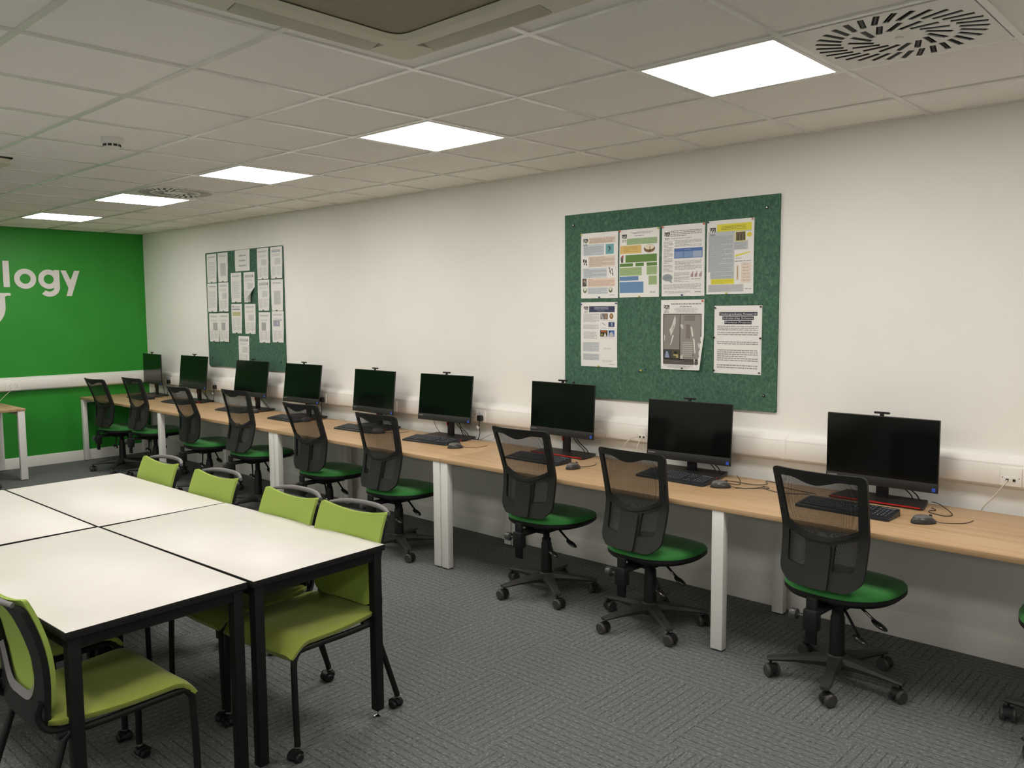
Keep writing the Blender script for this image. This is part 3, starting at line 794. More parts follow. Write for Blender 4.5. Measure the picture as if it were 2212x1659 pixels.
s.rect(.265, .715, .455, .835, (76, 74, 56), 3); s.ell(.36, .755, .035, .022, (26, 24, 20), 4); s.rect(.31, .78, .42, .80, (188, 170, 120), 4); s.rect(.38, .80, .42, .83, (188, 170, 120), 4)
for q in range(4): s.rect(.07, .862 + q * .016, .93, .870 + q * .016, (120, 116, 112), 4)
s.lines(.05, .935, .80, .975, 3, TXT, center=True)
s.build('poster', 'poster filled by one large grey picture, middle of the lower row, corner curling', 'poster', GB)
pins(s, [(.97, .02, OR), (.52, .975, DG)], 'poster with the large grey picture')
# 7 undergraduate research
s = Sheet(7.674, 1.712, 0.299, 0.394, phase=2.5, curl=0.002)
for k, (tx, w) in enumerate((('Undergraduate Research', .80), ('Scholarship Scheme', .66), ('Previous Projects', .57))):
    t_ = .095 + k * .062
    s.rect(.505 - w / 2, t_, .505 + w / 2, t_ + .052, (44, 46, 66), 2)
    s.text(tx, .505, t_ + .038, .026, (232, 228, 224), wid=w - .03, bold=.002)
for t0, t1, n_ in ((.29, .37, 3), (.38, .44, 2), (.52, .575, 2), (.64, .82, 6), (.86, .93, 2)):
    s.lines(.07, t0, .93, t1, n_, (150, 150, 152), th=.5)
s.build('notice_sheet', 'white sheet headed Undergraduate Research Scholarship Scheme Previous Projects', 'notice', GB)
pins(s, [(.02, .03, BK), (.98, .02, BR), (.01, .47, BK), (.985, .47, BK), (.01, .96, BK), (.97, .97, BR)], 'undergraduate research sheet')
pin(7.148, 1.305, BL, 'lower left blue push pin of the loose three on the large board', -0.0145)
pin(7.164, 1.309, YE, 'yellow push pin stuck alone in the empty part of the large board', -0.0145)
pin(7.196, 1.319, BL, 'upper right blue push pin of the loose three on the large board', -0.0145)

# white sheets on the far board
GS = 'white sheets on the far notice board'
sheets = [(1.588, 2.308, 'top row, first from the left'), (1.824, 2.310, 'top row, second from the left'), (2.612, 2.315, 'top row, second from the right'), (2.858, 2.315, 'top row, rightmost, blue heading'),
 (2.083, 2.093, 'below the title sheet, left one'), (2.341, 2.091, 'below the title sheet, its lower corner curling'), (1.578, 1.997, 'second row, first from the left'), (1.818, 2.001, 'second row, second from the left'),
 (2.609, 2.006, 'second row, second from right, blue mark'), (2.853, 2.003, 'second row, rightmost'), (2.074, 1.775, 'middle columns, with red logo and tan box'), (2.340, 1.773, 'middle columns, right of the tan boxed one'),
 (1.594, 1.679, 'third row, first from the left'), (1.808, 1.682, 'third row, second from the left'), (2.608, 1.688, 'third row, second from the right'), (2.850, 1.697, 'third row, rightmost, blue grey picture'), (2.198, 1.446, 'lowest, just above a monitor')]
G1, G2 = (165, 165, 165), (188, 188, 188)
for k, (x, z, lab) in enumerate(sheets):
    s = Sheet(x, z, 0.211, 0.302, phase=k * 1.3, curl=0.005, lift=0.075 if k == 5 else 0.006, y=-0.0152 - (0.001 if k == 13 else 0))
    s.lines(.12, .08, .85, .14, 2, G1, th=.6)
    if k == 3: s.rect(.12, .12, .85, .165, (165, 178, 205))
    if k in (5, 8, 16): s.rect(.82, .10, .88, .17, (62, 72, 112)); s.rect(.10, .12, .80, .18, (190, 190, 192))
    if k == 10: s.rect(.10, .06, .28, .10, (205, 120, 100)); s.rect(.08, .16, .85, .21, (150, 150, 160)); s.rect(.10, .27, .88, .41, (186, 184, 140))
    if k in (12, 13, 14): s.rect(.40 if k == 12 else .25, .33, .85 if k == 12 else .65, .60, (172, 172, 172))
    if k == 15: s.rect(.12, .28, .70, .48, (158, 162, 178)); s.rect(.76, .26, .84, .31, (150, 150, 160), 2)
    if k in (0, 4, 6): s.lines(.10, .28, .85, .88, 20, G2)
    elif k in (9, 1): s.rect(.25, .36, .80, .80, (202, 202, 202)); s.lines(.25, .36, .80, .80, 16, (180, 180, 180))
    else: s.lines(.10, .62 if k != 10 else .46, .46, .93, 12, G2); s.lines(.52, .62 if k != 10 else .46, .88, .90, 12, G2); s.lines(.14, .22, .80, .30, 3, G2) if k != 10 else None; s.rect(.38, .36, .84, .56, (205, 205, 205)) if k not in (10, 12, 13, 14, 15) else None
    s.build('paper_sheet', 'white printed sheet on the far board, ' + lab, 'paper', GS)
    xq, yq, zq = s.P(.5, .985, .0006); pin(xq, zq, DG, 'dark pin under far board sheet, ' + lab, y=yq)
s = Sheet(2.182, 2.320, 0.292, 0.213, phase=1, curl=0.006, lift=0.004)
for k, tx in enumerate(('Staff and', 'Student', 'Research')): s.text(tx, .52, .31 + .235 * k, .085, (110, 110, 112), wid=(.44, .42, .46)[k], bold=.006)
s.build('notice_sheet', 'landscape title sheet reading Staff and Student Research at the top of the far board', 'notice', GS)

# ------------------------------------------------------------------ desks
def desk(x0, x1, legs, label, y0=-0.805, y1=-0.065, swap=False):
    """legs: x positions (left edge); swap=True: desk stands along the left wall, x and y exchanged"""
    F = (lambda p: p) if not swap else (lambda p: (-p[1], p[0], p[2]))
    t = thing('desk', (0, 0, 0), label, 'desk', 'oak topped desks with white legs')
    def bx(a_, b_, m_, nm, bev=0.0):
        A, B = F(a_), F(b_)
        q = MB(); q.box([min(A[i], B[i]) for i in range(3)], [max(A[i], B[i]) for i in range(3)], bev=bev)
        return q.build(nm, m_, t)
    bx((x0, y0, DZ - 0.025), (x1, y1, DZ), M_WOOD, 'worktop', 0.0012)
    for lx in legs:
        bx((lx, y0 + 0.003, 0.008), (lx + 0.064, y0 + 0.048, DZ - 0.0255), M_WHITEM, 'leg', 0.002)
        bx((lx, y1 - 0.060, 0.008), (lx + 0.064, y1 - 0.012, DZ - 0.0255), M_WHITEM, 'leg', 0.002)
        bx((lx + 0.006, y0 + 0.048, DZ - 0.065), (lx + 0.058, y1 - 0.060, DZ - 0.0255), M_WHITEM, 'side_rail')
        for yy in (y0 + 0.026, y1 - 0.036):
            q = MB(); c = F((lx + 0.032, yy, 0)); q.lathe([(0.018, 0), (0.018, 0.008), (0.006, 0.010)], 14, 0, Matrix.Translation(c)); q.build('foot', M_CHARP, t)
    bx((legs[0] + 0.064, y1 - 0.12, DZ - 0.065), (legs[-1], y1 - 0.08, DZ - 0.0255), M_WHITEM, 'beam')
    return t
desk(0.004, 4.106, [0.012, 1.985, 4.040], 'long oak topped desk against the green wall corner with five monitors')
desk(4.108, 6.130, [4.112, 6.062], 'oak topped desk between the two pairs of white legs in mid row')
desk(6.132, 10.20, [6.136, 8.118, 10.13], 'nearest long oak topped desk running out of the picture on the right')
d = desk(-4.1, -1.615, [-4.09, -2.9, -1.686], 'separate oak topped desk along the green wall at the left edge', y0=-0.800, y1=-0.01, swap=True)
# swapped frame: F(p) = (-y, x)

# ------------------------------------------------------------------ task chair
def caster_mb(r_=0.030):
    a_ = MB(); a_.lathe([(0.006, 0.085), (0.006, 0.058), (0.013, 0.056), (0.013, 0.030)], 12)
    hood = []
    n_ = 10
    prof = [(math.cos(PI * k / n_) * 0.031, 0.028 + math.sin(PI * k / n_) * 0.031) for k in range(n_ + 1)]
    a_.prism([(x + 0.013, z) for x, z in prof], lambda x, z: (-0.006, x, z), lambda x, z: (0.006, x, z), smooth=False)
    a_.prism([(x * 0.98 + 0.013, z) for x, z in prof] , lambda x, z: (-0.019, x, z + 0.002), lambda x, z: (0.019, x, z + 0.002))
    w = MB()
    for sx in (-1, 1):
        mx = Matrix.Translation((sx * 0.0195, 0.013, r_)) @ Matrix.Rotation(PI / 2, 4, 'Y')
        w.lathe([(0.004, -0.012), (r_ - 0.006, -0.012), (r_, -0.006), (r_, 0.006), (r_ - 0.006, 0.012), (0.004, 0.012)], 20, 0, mx)
    return a_, w
def superell(a_, b_, n_, k, K):
    t_ = 2 * PI * k / K; c, s_ = math.cos(t_), math.sin(t_)
    return a_ * math.copysign(abs(c) ** (2 / n_), c), b_ * math.copysign(abs(s_) ** (2 / n_), s_)
def make_task_chair():
    t = thing('task_chair', (0, 0, 0), 'x', 'office chair', 'mesh backed task chairs at the desks')
    # five star base
    bs = MB(); bs.lathe([(0.0, 0.062), (0.044, 0.062), (0.050, 0.075), (0.047, 0.118), (0.040, 0.126), (0, 0.125)], 20)
    base = bs
    K = 5
    for k in range(K):
        mx = Matrix.Rotation(2 * PI * k / K, 4, 'Z')
        secs = [(0.02, 0.040, 0.070, 0.122), (0.09, 0.030, 0.074, 0.116), (0.19, 0.025, 0.078, 0.103), (0.275, 0.024, 0.076, 0.092), (0.303, 0.020, 0.075, 0.087)]
        vs = []
        for (x, w, z0, z1) in secs:
            vs += [mx @ Vector(p) for p in ((x, -w * 0.8, z0), (x, -w, (z0 + z1) / 2), (x, -w * 0.75, z1), (x, w * 0.75, z1), (x, w, (z0 + z1) / 2), (x, w * 0.8, z0))]
        fs = []
        for i in range(len(secs) - 1):
            for j in range(6): fs.append([i * 6 + j, i * 6 + (j + 1) % 6, (i + 1) * 6 + (j + 1) % 6, (i + 1) * 6 + j])
        fs += [[0, 1, 2, 3, 4, 5][::-1], [24 + j for j in range(6)]]
        base.add(vs, fs, 0, True)
    bo = base.build('base', M_CHARP, t, ang=35)
    for k in range(K):
        a_ = 2 * PI * k / K
        ca, cw = caster_mb()
        if k == 0: cm, wm = ca, cw; co = cm.build('caster', M_BLKP, bo); wo = wm.build('wheel', M_WHEEL, co); c0, w0 = co, wo
        else:
            co = c0.copy(); COL.objects.link(co); co.parent = bo
            wo = w0.copy(); COL.objects.link(wo); wo.parent = co
        co.location = (0.288 * math.cos(a_), 0.288 * math.sin(a_), 0)
        co.rotation_euler = (0, 0, [0.4, 2.0, -1.0, 0.9, -2.2][k])
    gc = MB(); gc.lathe([(0.035, 0.10), (0.031, 0.30), (0.027, 0.306), (0.027, 0.33)], 18); gc.build('gas_sleeve', M_BLKP, t)
    up = bpy.data.objects.new('x', None)
    def U(mb, nm, m_, par=None, **k): return mb.build(nm, m_, par or t, **k)
    parts = []
    q = MB(); q.lathe([(0.020, 0.28), (0.020, 0.41)], 14); parts.append(U(q, 'gas_piston', M_BLKM))
    # mechanism under the seat
    q = MB(); q.box((-0.075, -0.11, 0.375), (0.075, 0.10, 0.412), bev=0.008); q.box((-0.035, -0.255, 0.385), (0.035, -0.10, 0.408), bev=0.006)
    q.box((-0.032, -0.275, 0.315), (0.032, -0.225, 0.41), bev=0.008)
    parts.append(U(q, 'tilt_mechanism', M_BLKP))
    # levers on the right side, with paddles
    for (y0, dy, dz_, sx) in ((-0.09, -0.06, -0.082, 0.80), (0.02, -0.015, -0.062, 0.84)):
        q = MB(); p = smooth_path([(0.06 * sx, y0, 0.392), (0.10 * sx, y0 + dy * 0.2, 0.382), (0.17 * sx, y0 + dy * 0.7, 0.392 + dz_ * 0.75), (0.205 * sx, y0 + dy, 0.392 + dz_)], 5)
        q.tube(p, 0.0062, 8)
        e = Vector((0.222 * sx, y0 + dy * 1.15, 0.392 + dz_ * 1.18)); mx = Matrix.Translation(e) @ Matrix.Rotation(R(30) * sx, 4, 'Y') @ Matrix.Diagonal((0.040, 0.022, 0.010, 1))
        bm = bmesh.new(); bmesh.ops.create_uvsphere(bm, u_segments=16, v_segments=10, radius=1.0); q.frombm(bm, 0, mx)
        parts.append(U(q, 'lever', mat('glossy_black_lever', (0.012, 0.012, 0.012), 0.12)))
    # back height knob
    q = MB(); mx = Matrix.Translation((-0.080, -0.250, 0.370)) @ Matrix.Rotation(PI / 2, 4, 'Y')
    q.lathe([(0.0, -0.02), (0.020, -0.02), (0.024, -0.014), (0.024, 0.012), (0.012, 0.018), (0.007, 0.02), (0.007, 0.075)], 16, 0, mx); parts.append(U(q, 'knob', M_STEEL))
    q = MB(); q.box((-0.024, -0.262, 0.255), (0.024, -0.243, 0.46), bev=0.004); parts.append(U(q, 'back_bracket', M_BLKM))
    # seat: green cushion over black pan
    K = 40
    def rings(levels, mi=0):
        m_ = MB(); vs = []; fs = []
        for (a_, b_, z, zc) in levels:
            for k in range(K):
                x, y = superell(a_, b_, 2.9, k, K)
                fr = max(0.0, (y - 0.10) / 0.15)          # waterfall front
                bk = max(0.0, (-y - 0.12) / 0.15)
                vs.append((x * (1.0 - 0.20 * (y < 0) * (abs(y) / 0.24) ** 1.4), y + 0.042, z - 0.016 * fr * fr + 0.006 * bk))
        for i in range(len(levels) - 1):
            for k in range(K): fs.append([i * K + k, i * K + (k + 1) % K, (i + 1) * K + (k + 1) % K, (i + 1) * K + k])
        c = len(vs); vs.append((0, 0.042, levels[-1][3])); n_ = len(levels) - 1
        fs += [[n_ * K + k, n_ * K + (k + 1) % K, c] for k in range(K)]
        c = len(vs); vs.append((0, 0.042, levels[0][2])); fs += [[k, (k + 1) % K, c][::-1] for k in range(K)]
        m_.add(vs, fs, mi, True); return m_
    parts.append(U(rings([(0.17, 0.165, 0.408, 0), (0.235, 0.228, 0.420, 0), (0.252, 0.245, 0.436, 0), (0.252, 0.245, 0.451, 0), (0.248, 0.241, 0.453, 0.453)]), 'seat_pan', M_BLKP))
    parts.append(U(rings([(0.246, 0.239, 0.450, 0), (0.252, 0.245, 0.455, 0), (0.252, 0.245, 0.463, 0), (0.243, 0.236, 0.475, 0), (0.215, 0.208, 0.483, 0), (0.15, 0.15, 0.486, 0), (0.07, 0.07, 0.484, 0.483)]), 'seat_cushion', M_SEAT))
    # backrest frame with windows, bent in plan and in profile
    HB = 0.515; ZB = 0.497; PIV = Vector((0, -0.235, 0.50))
    def prof(v):
        if v < 0.47: return 0.032 * math.sin(PI / 2 * v / 0.47)
        q2 = (v - 0.47) / 0.53; return 0.032 - 0.082 * q2 - 0.010 * q2 * q2
    def bend(u, z, d):
        v = z / HB
        return Vector((u, -0.232 + prof(v) + 0.95 * u * u + d, ZB + z)) - PIV
    outer = round_poly([(-0.135, 0.0), (0.135, 0.0), (0.189, 0.045), (0.197, 0.25), (0.212, HB), (-0.212, HB), (-0.197, 0.25), (-0.189, 0.045)], [0.02, 0.02, 0.03, 0.06, 0.028, 0.028, 0.06, 0.03])
    win = [(-0.176, HB - 0.036)]
    for k in range(0, 9):
        t_ = k / 8; win.append((-0.11 + 0.22 * t_, HB - 0.034 - 0.026 * math.sin(PI * t_) ** 1.5))
    win.append((0.176, HB - 0.036))
    for k in range(0, 13):
        t_ = k / 12; win.append((0.160 - 0.320 * t_, 0.272 - 0.052 * math.sin(PI * t_)))
    low = lambda s_: round_poly([(s_ * 0.062, 0.078), (s_ * 0.150, 0.090), (s_ * 0.158, 0.228), (s_ * 0.066, 0.198)], 0.010, 3)
    fm = MB(); plate(fm, outer, [win, low(1), low(-1)], 0.030, bend, 0.016)
    # raised rib down the middle and curved band
    rib = round_poly([(-0.055, 0.002), (0.055, 0.002), (0.055, 0.195), (-0.055, 0.195)], 0.012, 3)
    plate(fm, rib, [], 0.03, lambda u, z, d: bend(u, z, -0.014 + d), 0.014)
    band = [(0.168 - 0.336 * k / 12, 0.270 - 0.052 * math.sin(PI * k / 12)) for k in range(13)] + [(-0.168 + 0.336 * k / 12, 0.255 - 0.052 * math.sin(PI * k / 12)) for k in range(13)]
    plate(fm, band, [], 0.03, lambda u, z, d: bend(u, z, -0.006 + d), 0.006)
    back = fm.build('backrest', M_BACKP, t, loc=PIV, ang=30); parts.append(back)
    mp = round_poly([(-0.130, 0.010), (0.130, 0.010), (0.182, 0.055), (0.188, 0.25), (0.203, HB - 0.012), (-0.203, HB - 0.012), (-0.188, 0.25), (-0.182, 0.055)], 0.02)
    mm = MB(); plate(mm, mp, [], 0.035, lambda u, z, d: bend(u, z, 0.0175 + d), 0.001)
    mm.build('mesh_panel', M_MESH, back)
    for q in parts: q['lift'] = 1.0
    bpy.data.objects.remove(up)
    return t
TC = make_task_chair()
# x, y, yaw deg, total lean, lift, base phase deg, label
chairs = [
 (8.722, -0.729, -3.5, 0.046, -0.012, 211, 'black mesh task chair with green seat in front of the nearest full monitor'),
 (7.706, -0.716, -2.0, 0.000, -0.028, 34, 'black mesh task chair below the large notice board, the right one of two'),
 (6.949, -0.690, 1.6, 0.062, 0.021, 35, 'black mesh task chair below the large notice board, the left one of two'),
 (5.604, -0.723, 2.0, 0.014, -0.004, 45, 'black mesh task chair just left of the double white legs in mid row'),
 (4.718, -0.690, 2.9, 0.075, 0.008, 20, 'black mesh task chair with green seat, strongly reclined, right of the second double white legs'),
 (3.692, -0.710, 1.9, 0.010, 0.043, 60, 'black mesh task chair with green seat, upright, left of the second double white legs'),
 (2.847, -0.715, -0.5, 0.100, 0.036, 10, 'black mesh task chair with green seat, reclined, third from the green wall'),
 (1.700, -0.705, 1.3, 0.036, 0.046, 80, 'black mesh task chair with green seat, second from the green wall'),
 (0.963, -0.742, 4.4, 0.085, 0.008, 30, 'black mesh task chair with green seat closest to the green wall'),
 (9.672, -0.685, 3.0, 0.046, 0.030, 167, 'black mesh task chair cut off by the right edge of the photo'),
 (0.90, -2.20, 88.0, 0.046, 0.0, 116, 'black task chair at the side desk by the green wall, only a castor in view'),
]
for k, (x, y, yaw, lean, lift, ph, lab) in enumerate(chairs):
    o = TC if k == 0 else copy_tree(TC)
    o.location = (x, y, 0); o.rotation_euler = (0, 0, R(yaw)); o['label'] = lab
    for ch in o.children:
        if 'lift' in ch.keys(): ch.location.z += lift
        if ch.name.startswith('backrest'): ch.rotation_euler = (math.atan2(lean - 0.060, 0.51), 0, 0)
        if ch.name.startswith('base'): ch.rotation_euler = (0, 0, R(ph - yaw))

# ------------------------------------------------------------------ monitors
def make_monitor():
    t = thing('monitor', (0, 0, DZ), 'x', 'monitor', 'all in one computers along the desks')
    HN = Vector((0, 0, 0.30))         # hinge height above desk
    w, h = 0.270, 0.353; zt = 0.1765
    body = MB(); body.box((-w, 0.0012, -zt), (w, 0.012, zt), bev=0.003); body.box((-0.20, 0.010, -0.13), (0.20, 0.038, 0.11), bev=0.010)
    pn = body.build('display_housing', M_BEZEL, t, loc=HN)
    MB().box((-w + 0.0035, -0.0004, -zt + 0.049), (w - 0.0035, 0.0016, zt - 0.004)).build('screen', M_SCREEN, pn)
    MB().box((-w + 0.001, -0.0010, -zt + 0.001), (w - 0.001, 0.0016, -zt + 0.047), bev=0.0004).build('chin', M_BEZEL, pn)
    st = MB().box((w - 0.026, -0.0016, -zt + 0.008), (w - 0.010, -0.0009, -zt + 0.026)); so = st.build('sticker', M_STICK, pn); so['label'] = 'blue sticker'
    vs, fs = text_mesh('Lenovo', 0.016); lg = MB()
    lg.add([(-w + 0.010 + v[0], -0.0012, -zt + 0.030 + v[1]) for v in vs], fs); lg.build('brand_print', M_PRINT, pn, fix=False)
    cm = MB(); cm.box((-0.0385, 0.000, zt + 0.010), (0.0385, 0.012, zt + 0.021), bev=0.004); cm.box((-0.010, 0.002, zt - 0.002), (0.010, 0.010, zt + 0.012), bev=0.002)
    cm.build('webcam', M_BLKP, pn)
    nk = MB(); nk.box((-0.029, 0.036, 0.008), (0.029, 0.056, 0.36), bev=0.003); no = nk.build('stand_neck', M_BASE, t)
    MB().box((-0.029, 0.030, 0.09), (-0.0285 + 0.010, 0.0365, 0.16)).build('red_hinge_trim', M_RED, no)
    bs = MB(); p = [(-0.225, -0.070), (0.225, -0.070), (0.225, -0.03), (0.200, 0.105), (-0.200, 0.105), (-0.225, -0.03)]
    bs.prism(p, lambda x, y: (x, y, 0.0045), lambda x, y: (x * 0.985, y * 0.985, 0.0125 + (0.006 if y > 0 else 0)))
    for sx in (-0.19, 0.19):
        for sy in (-0.05, 0.085): bs.lathe([(0.010, 0), (0.010, 0.005)], 12, 0, Matrix.Translation((sx, sy, 0)))
    bo = bs.build('stand_base', M_BASE, t)
    MB().box((-0.215, -0.0715, 0.0075), (0.215, -0.0690, 0.0125)).build('red_strip', M_RED, bo)
    MB().box((-0.215, -0.069, 0.0122), (0.215, -0.064, 0.0130)).build('red_strip', M_RED, bo)
    return t
MO = make_monitor()
mons = [(8.699, -0.187, -0.1, 1.161, -0.001, 'monitor on the desk nearest the camera, right of the large notice board'),
 (7.611, -0.181, 3.6, 1.158, 0.055, 'monitor standing below the middle of the large notice board'),
 (6.648, -0.173, -0.3, 1.213, 0.053, 'monitor standing below the left edge of the large notice board'),
 (5.518, -0.173, 4.0, 1.214, 0.111, 'monitor with keyboard and mouse fully in view, between the two boards'),
 (4.647, -0.170, -0.7, 1.210, 0.102, 'monitor fifth from the green wall, a reclined-looking chair before its lower edge'),
 (3.619, -0.177, 2.3, 1.220, 0.132, 'monitor fourth from the green wall, just right of the far notice board'),
 (2.725, -0.170, 3.9, 1.217, 0.149, 'monitor overlapping the lower right part of the far notice board'),
 (1.532, -0.175, 3.3, 1.226, 0.110, 'monitor second from the green wall'),
 (0.514, -0.183, -3.6, 1.217, 0.005, 'monitor closest to the green wall corner, turned slightly')]
for k, (x, y, yaw, zt, tilt, lab) in enumerate(mons):
    o = MO if k == 0 else copy_tree(MO)
    o.location = (x, y, DZ); o.rotation_euler = (0, 0, R(yaw)); o['label'] = 'black ' + lab
    for ch in o.children:
        if ch.name.startswith('display_housing'):
            ch.location.z = zt - DZ - 0.1765 * math.cos(tilt); ch.location.y = -0.1765 * math.sin(tilt); ch.rotation_euler = (-tilt, 0, 0)
# hardware behind the monitor by the green wall (taller second panel edge)
# ------------------------------------------------------------------ keyboards
def make_keyboard():
    t = thing('keyboard', (0, 0, DZ), 'x', 'keyboard', 'black keyboards on the desks')
    b_ = MB(); p = round_poly([(-0.227, -0.078), (0.227, -0.078), (0.222, 0.084), (-0.222, 0.084)], 0.014)
    zf = lambda y, hh: hh + (y + 0.075) * 0.12
    b_.prism(p, lambda x, y: (x, y, 0.0005), lambda x, y: (x * 0.99, y * 0.98, zf(y, 0.011)))
    b_.build('case', M_KEYB, t, ang=60)
    k_ = MB(); pr_ = MB()
    rows = [(0.056, 0.010), (0.034, 0.016), (0.015, 0.016), (-0.004, 0.016), (-0.023, 0.016), (-0.042, 0.016)]
    for ri, (y, dh) in enumerate(rows):
        for (x0, x1, n_) in ((-0.212, 0.066, 15), (0.076, 0.128, 3), (0.138, 0.212, 4)):
            st = (x1 - x0) / n_
            for c in range(n_):
                if ri == 5 and x0 < -0.2 and 4 <= c <= 9:
                    if c == 4: k_.box((x0 + 4 * st, y - 0.0075, zf(y, 0.0105)), (x0 + 10 * st - 0.002, y + 0.0085, zf(y, 0.0145)))
                    continue
                if ri == 3 and x1 == 0.128: continue
                if ri == 4 and x1 == 0.128 and c != 1: continue
                k_.box((x0 + c * st, y - 0.0075, zf(y, 0.0105)), (x0 + (c + 1) * st - 0.0025, y + (0.0085 if ri else 0.004), zf(y, 0.0145)))
                pr_.add([(x0 + c * st + 0.004, y - 0.001, zf(y, 0.0148)), (x0 + c * st + 0.009, y - 0.001, zf(y, 0.0148)), (x0 + c * st + 0.009, y + 0.004, zf(y + .004, 0.0148)), (x0 + c * st + 0.004, y + 0.004, zf(y + .004, 0.0148))], [[0, 1, 2, 3]])
    ko = k_.build('keys', M_KEY, t); pr_.build('legends', M_KEYP, ko)
    MB().box((0.14, 0.062, zf(0.062, 0.0112)), (0.205, 0.070, zf(0.066, 0.0120))).build('indicator_strip', M_KEYP, t)
    q = MB(); q.tube(smooth_path([(0.0, 0.072, 0.012), (0.01, 0.10, 0.004), (0.05, 0.16, 0.0025), (0.12, 0.20, 0.0025)], 5), 0.0019, 6); q.build('cord', M_CABLE, t)
    return t
KB = make_keyboard()
kbs = [(8.655, -0.488, -3.2), (7.645, -0.378, -2.5), (6.660, -0.440, -1.0), (5.560, -0.375, 4.0), (4.655, -0.355, 2.0), (3.655, -0.375, 0.0), (2.665, -0.352, 2.0), (1.520, -0.368, 3.0), (0.720, -0.420, -4.0)]
kl = ['on the nearest desk behind the rightmost full chair', 'partly seen through the mesh chair below the large notice board', 'seen through the mesh back of the chair left of the large board chairs', 'fully in view in mid row with the mouse in front of its corner',
      'half hidden by the mid row chair, fifth from the green wall', 'behind the reclined chair by the second double legs', 'behind the upright chair, third from the green wall', 'second from the green wall', 'closest to the green wall']
for k, (x, y, yaw) in enumerate(kbs):
    o = KB if k == 0 else copy_tree(KB); o.location = (x, y, DZ); o.rotation_euler = (0, 0, R(yaw)); o['label'] = 'black keyboard ' + kl[k]
# ------------------------------------------------------------------ mice
def make_mouse():
    t = thing('computer_mouse', (0, 0, DZ), 'x', 'computer mouse', 'black mice on the desks')
    def shell(sc, z0, cut=None):
        bm = bmesh.new(); bmesh.ops.create_uvsphere(bm, u_segments=24, v_segments=14, radius=1)
        for v in bm.verts:
            x, y, z = v.co
            z = max(z, -0.05)
            v.co = Vector((x * 0.033 * sc, y * 0.057 * sc, 0.0005 + (z + 0.05) * 0.036 * sc * (1.0 - 0.18 * y) + z0))
        return bm
    b_ = MB(); b_.frombm(shell(1.0, 0)); b_.build('mouse_body', M_MOUSE, t)
    c_ = MB(); bm = bmesh.new(); bmesh.ops.create_uvsphere(bm, u_segments=20, v_segments=12, radius=1)
    for v in bm.verts: v.co = Vector((v.co.x * 0.024, v.co.y * 0.044 - 0.004, 0.026 + v.co.z * 0.0135 * (1 - 0.15 * v.co.y)))
    c_.frombm(bm); c_.build('top_shell', M_MOUSE2, t)
    w_ = MB(); w_.lathe([(0.0, -0.003), (0.007, -0.003), (0.007, 0.003), (0, 0.003)], 14, 0, Matrix.Translation((0, 0.030, 0.033)) @ Matrix.Rotation(PI / 2, 4, 'Y')); w_.build('scroll_wheel', M_RUB, t)
    q = MB(); q.tube(smooth_path([(0, 0.054, 0.010), (0.004, 0.075, 0.0025), (0.02, 0.13, 0.0022), (0.01, 0.19, 0.0022), (-0.03, 0.24, 0.0022)], 6), 0.0017, 6); q.build('cord', M_CABLE, t)
    return t
MS = make_mouse()
mice = [(9.000, -0.490, -37), (7.945, -0.405, 55), (7.010, -0.510, 5), (5.905, -0.450, -22), (4.925, -0.360, -25), (3.870, -0.330, 10), (2.960, -0.300, 20), (1.660, -0.270, 20)]
ml = ['on the nearest desk by the right edge monitor', 'beside the keyboard corner below the large notice board', 'on bare desk left of the large board, between two task chairs', 'in front of the fully visible keyboard in mid row',
      'seen through the mid row chair mesh, fifth from the green wall', 'seen through the reclined chair by the second double legs', 'behind the upright chair, third from the green wall', 'second from the green wall']
for k, (x, y, yaw) in enumerate(mice):
    o = MS if k == 0 else copy_tree(MS); o.location = (x, y, DZ); o.rotation_euler = (0, 0, R(yaw - 10)); o['label'] = 'black mouse ' + ml[k]
    if k == 1: o.rotation_euler = (0, 0, R(-52))

# ------------------------------------------------------------------ cables
def cable(pts, r_, m_, label, name='cable', plug=None, sub=7, group='cables behind the monitors'):
    q = MB(); q.tube(smooth_path(pts, sub), r_, 7)
    if plug is None: return tag(q.build(name, m_), label, 'cable', group)
    t = thing(name, (0, 0, 0), label, 'cable', group)
    q.build('lead', m_, t)
    x, y, z = plug; p = MB(); p.box((x - 0.024, y - 0.030, z - 0.022), (x + 0.024, y, z + 0.022), bev=0.009, seg=3); p.build('plug', M_CABLE, t)
    return t
def power_lead(sx, mx_, label, white_tag=True):
    px = sx + 0.036; y0 = -0.0645
    pts = [(px, y0 - 0.022, 0.880), (px + 0.004, y0 - 0.030, 0.840), (px + 0.016, y0 - 0.035, 0.79), (px + 0.010, y0 - 0.045, 0.745), (px - 0.02, y0 - 0.02, DZ + 0.006), (px - 0.08, y0 - 0.03, DZ + 0.005), (mx_ + 0.08, -0.085, DZ + 0.03), (mx_ + 0.05, -0.10, 0.90)]
    t = cable(pts, 0.0034, M_CABLE, label, 'power_cable', plug=(px, y0, 0.896))
    if white_tag:
        q = MB(); mx = Matrix.Translation((px - 0.004, y0 - 0.036, 0.83)) @ Matrix.Rotation(0.5, 4, 'Y'); q.box((-0.014, -0.0006, -0.010), (0.014, 0.0006, 0.010), mx=mx); q.build('paper_tag', M_PAPER, t)
power_lead(0.66, 0.514, 'black plug and power lead by the monitor closest to the green wall', False)
power_lead(1.74, 1.532, 'black plug and power lead by the second monitor from the green wall')
power_lead(3.72, 3.619, 'black plug and power lead right of the far notice board')
power_lead(5.745, 5.518, 'black plug and curling power lead between the two notice boards')
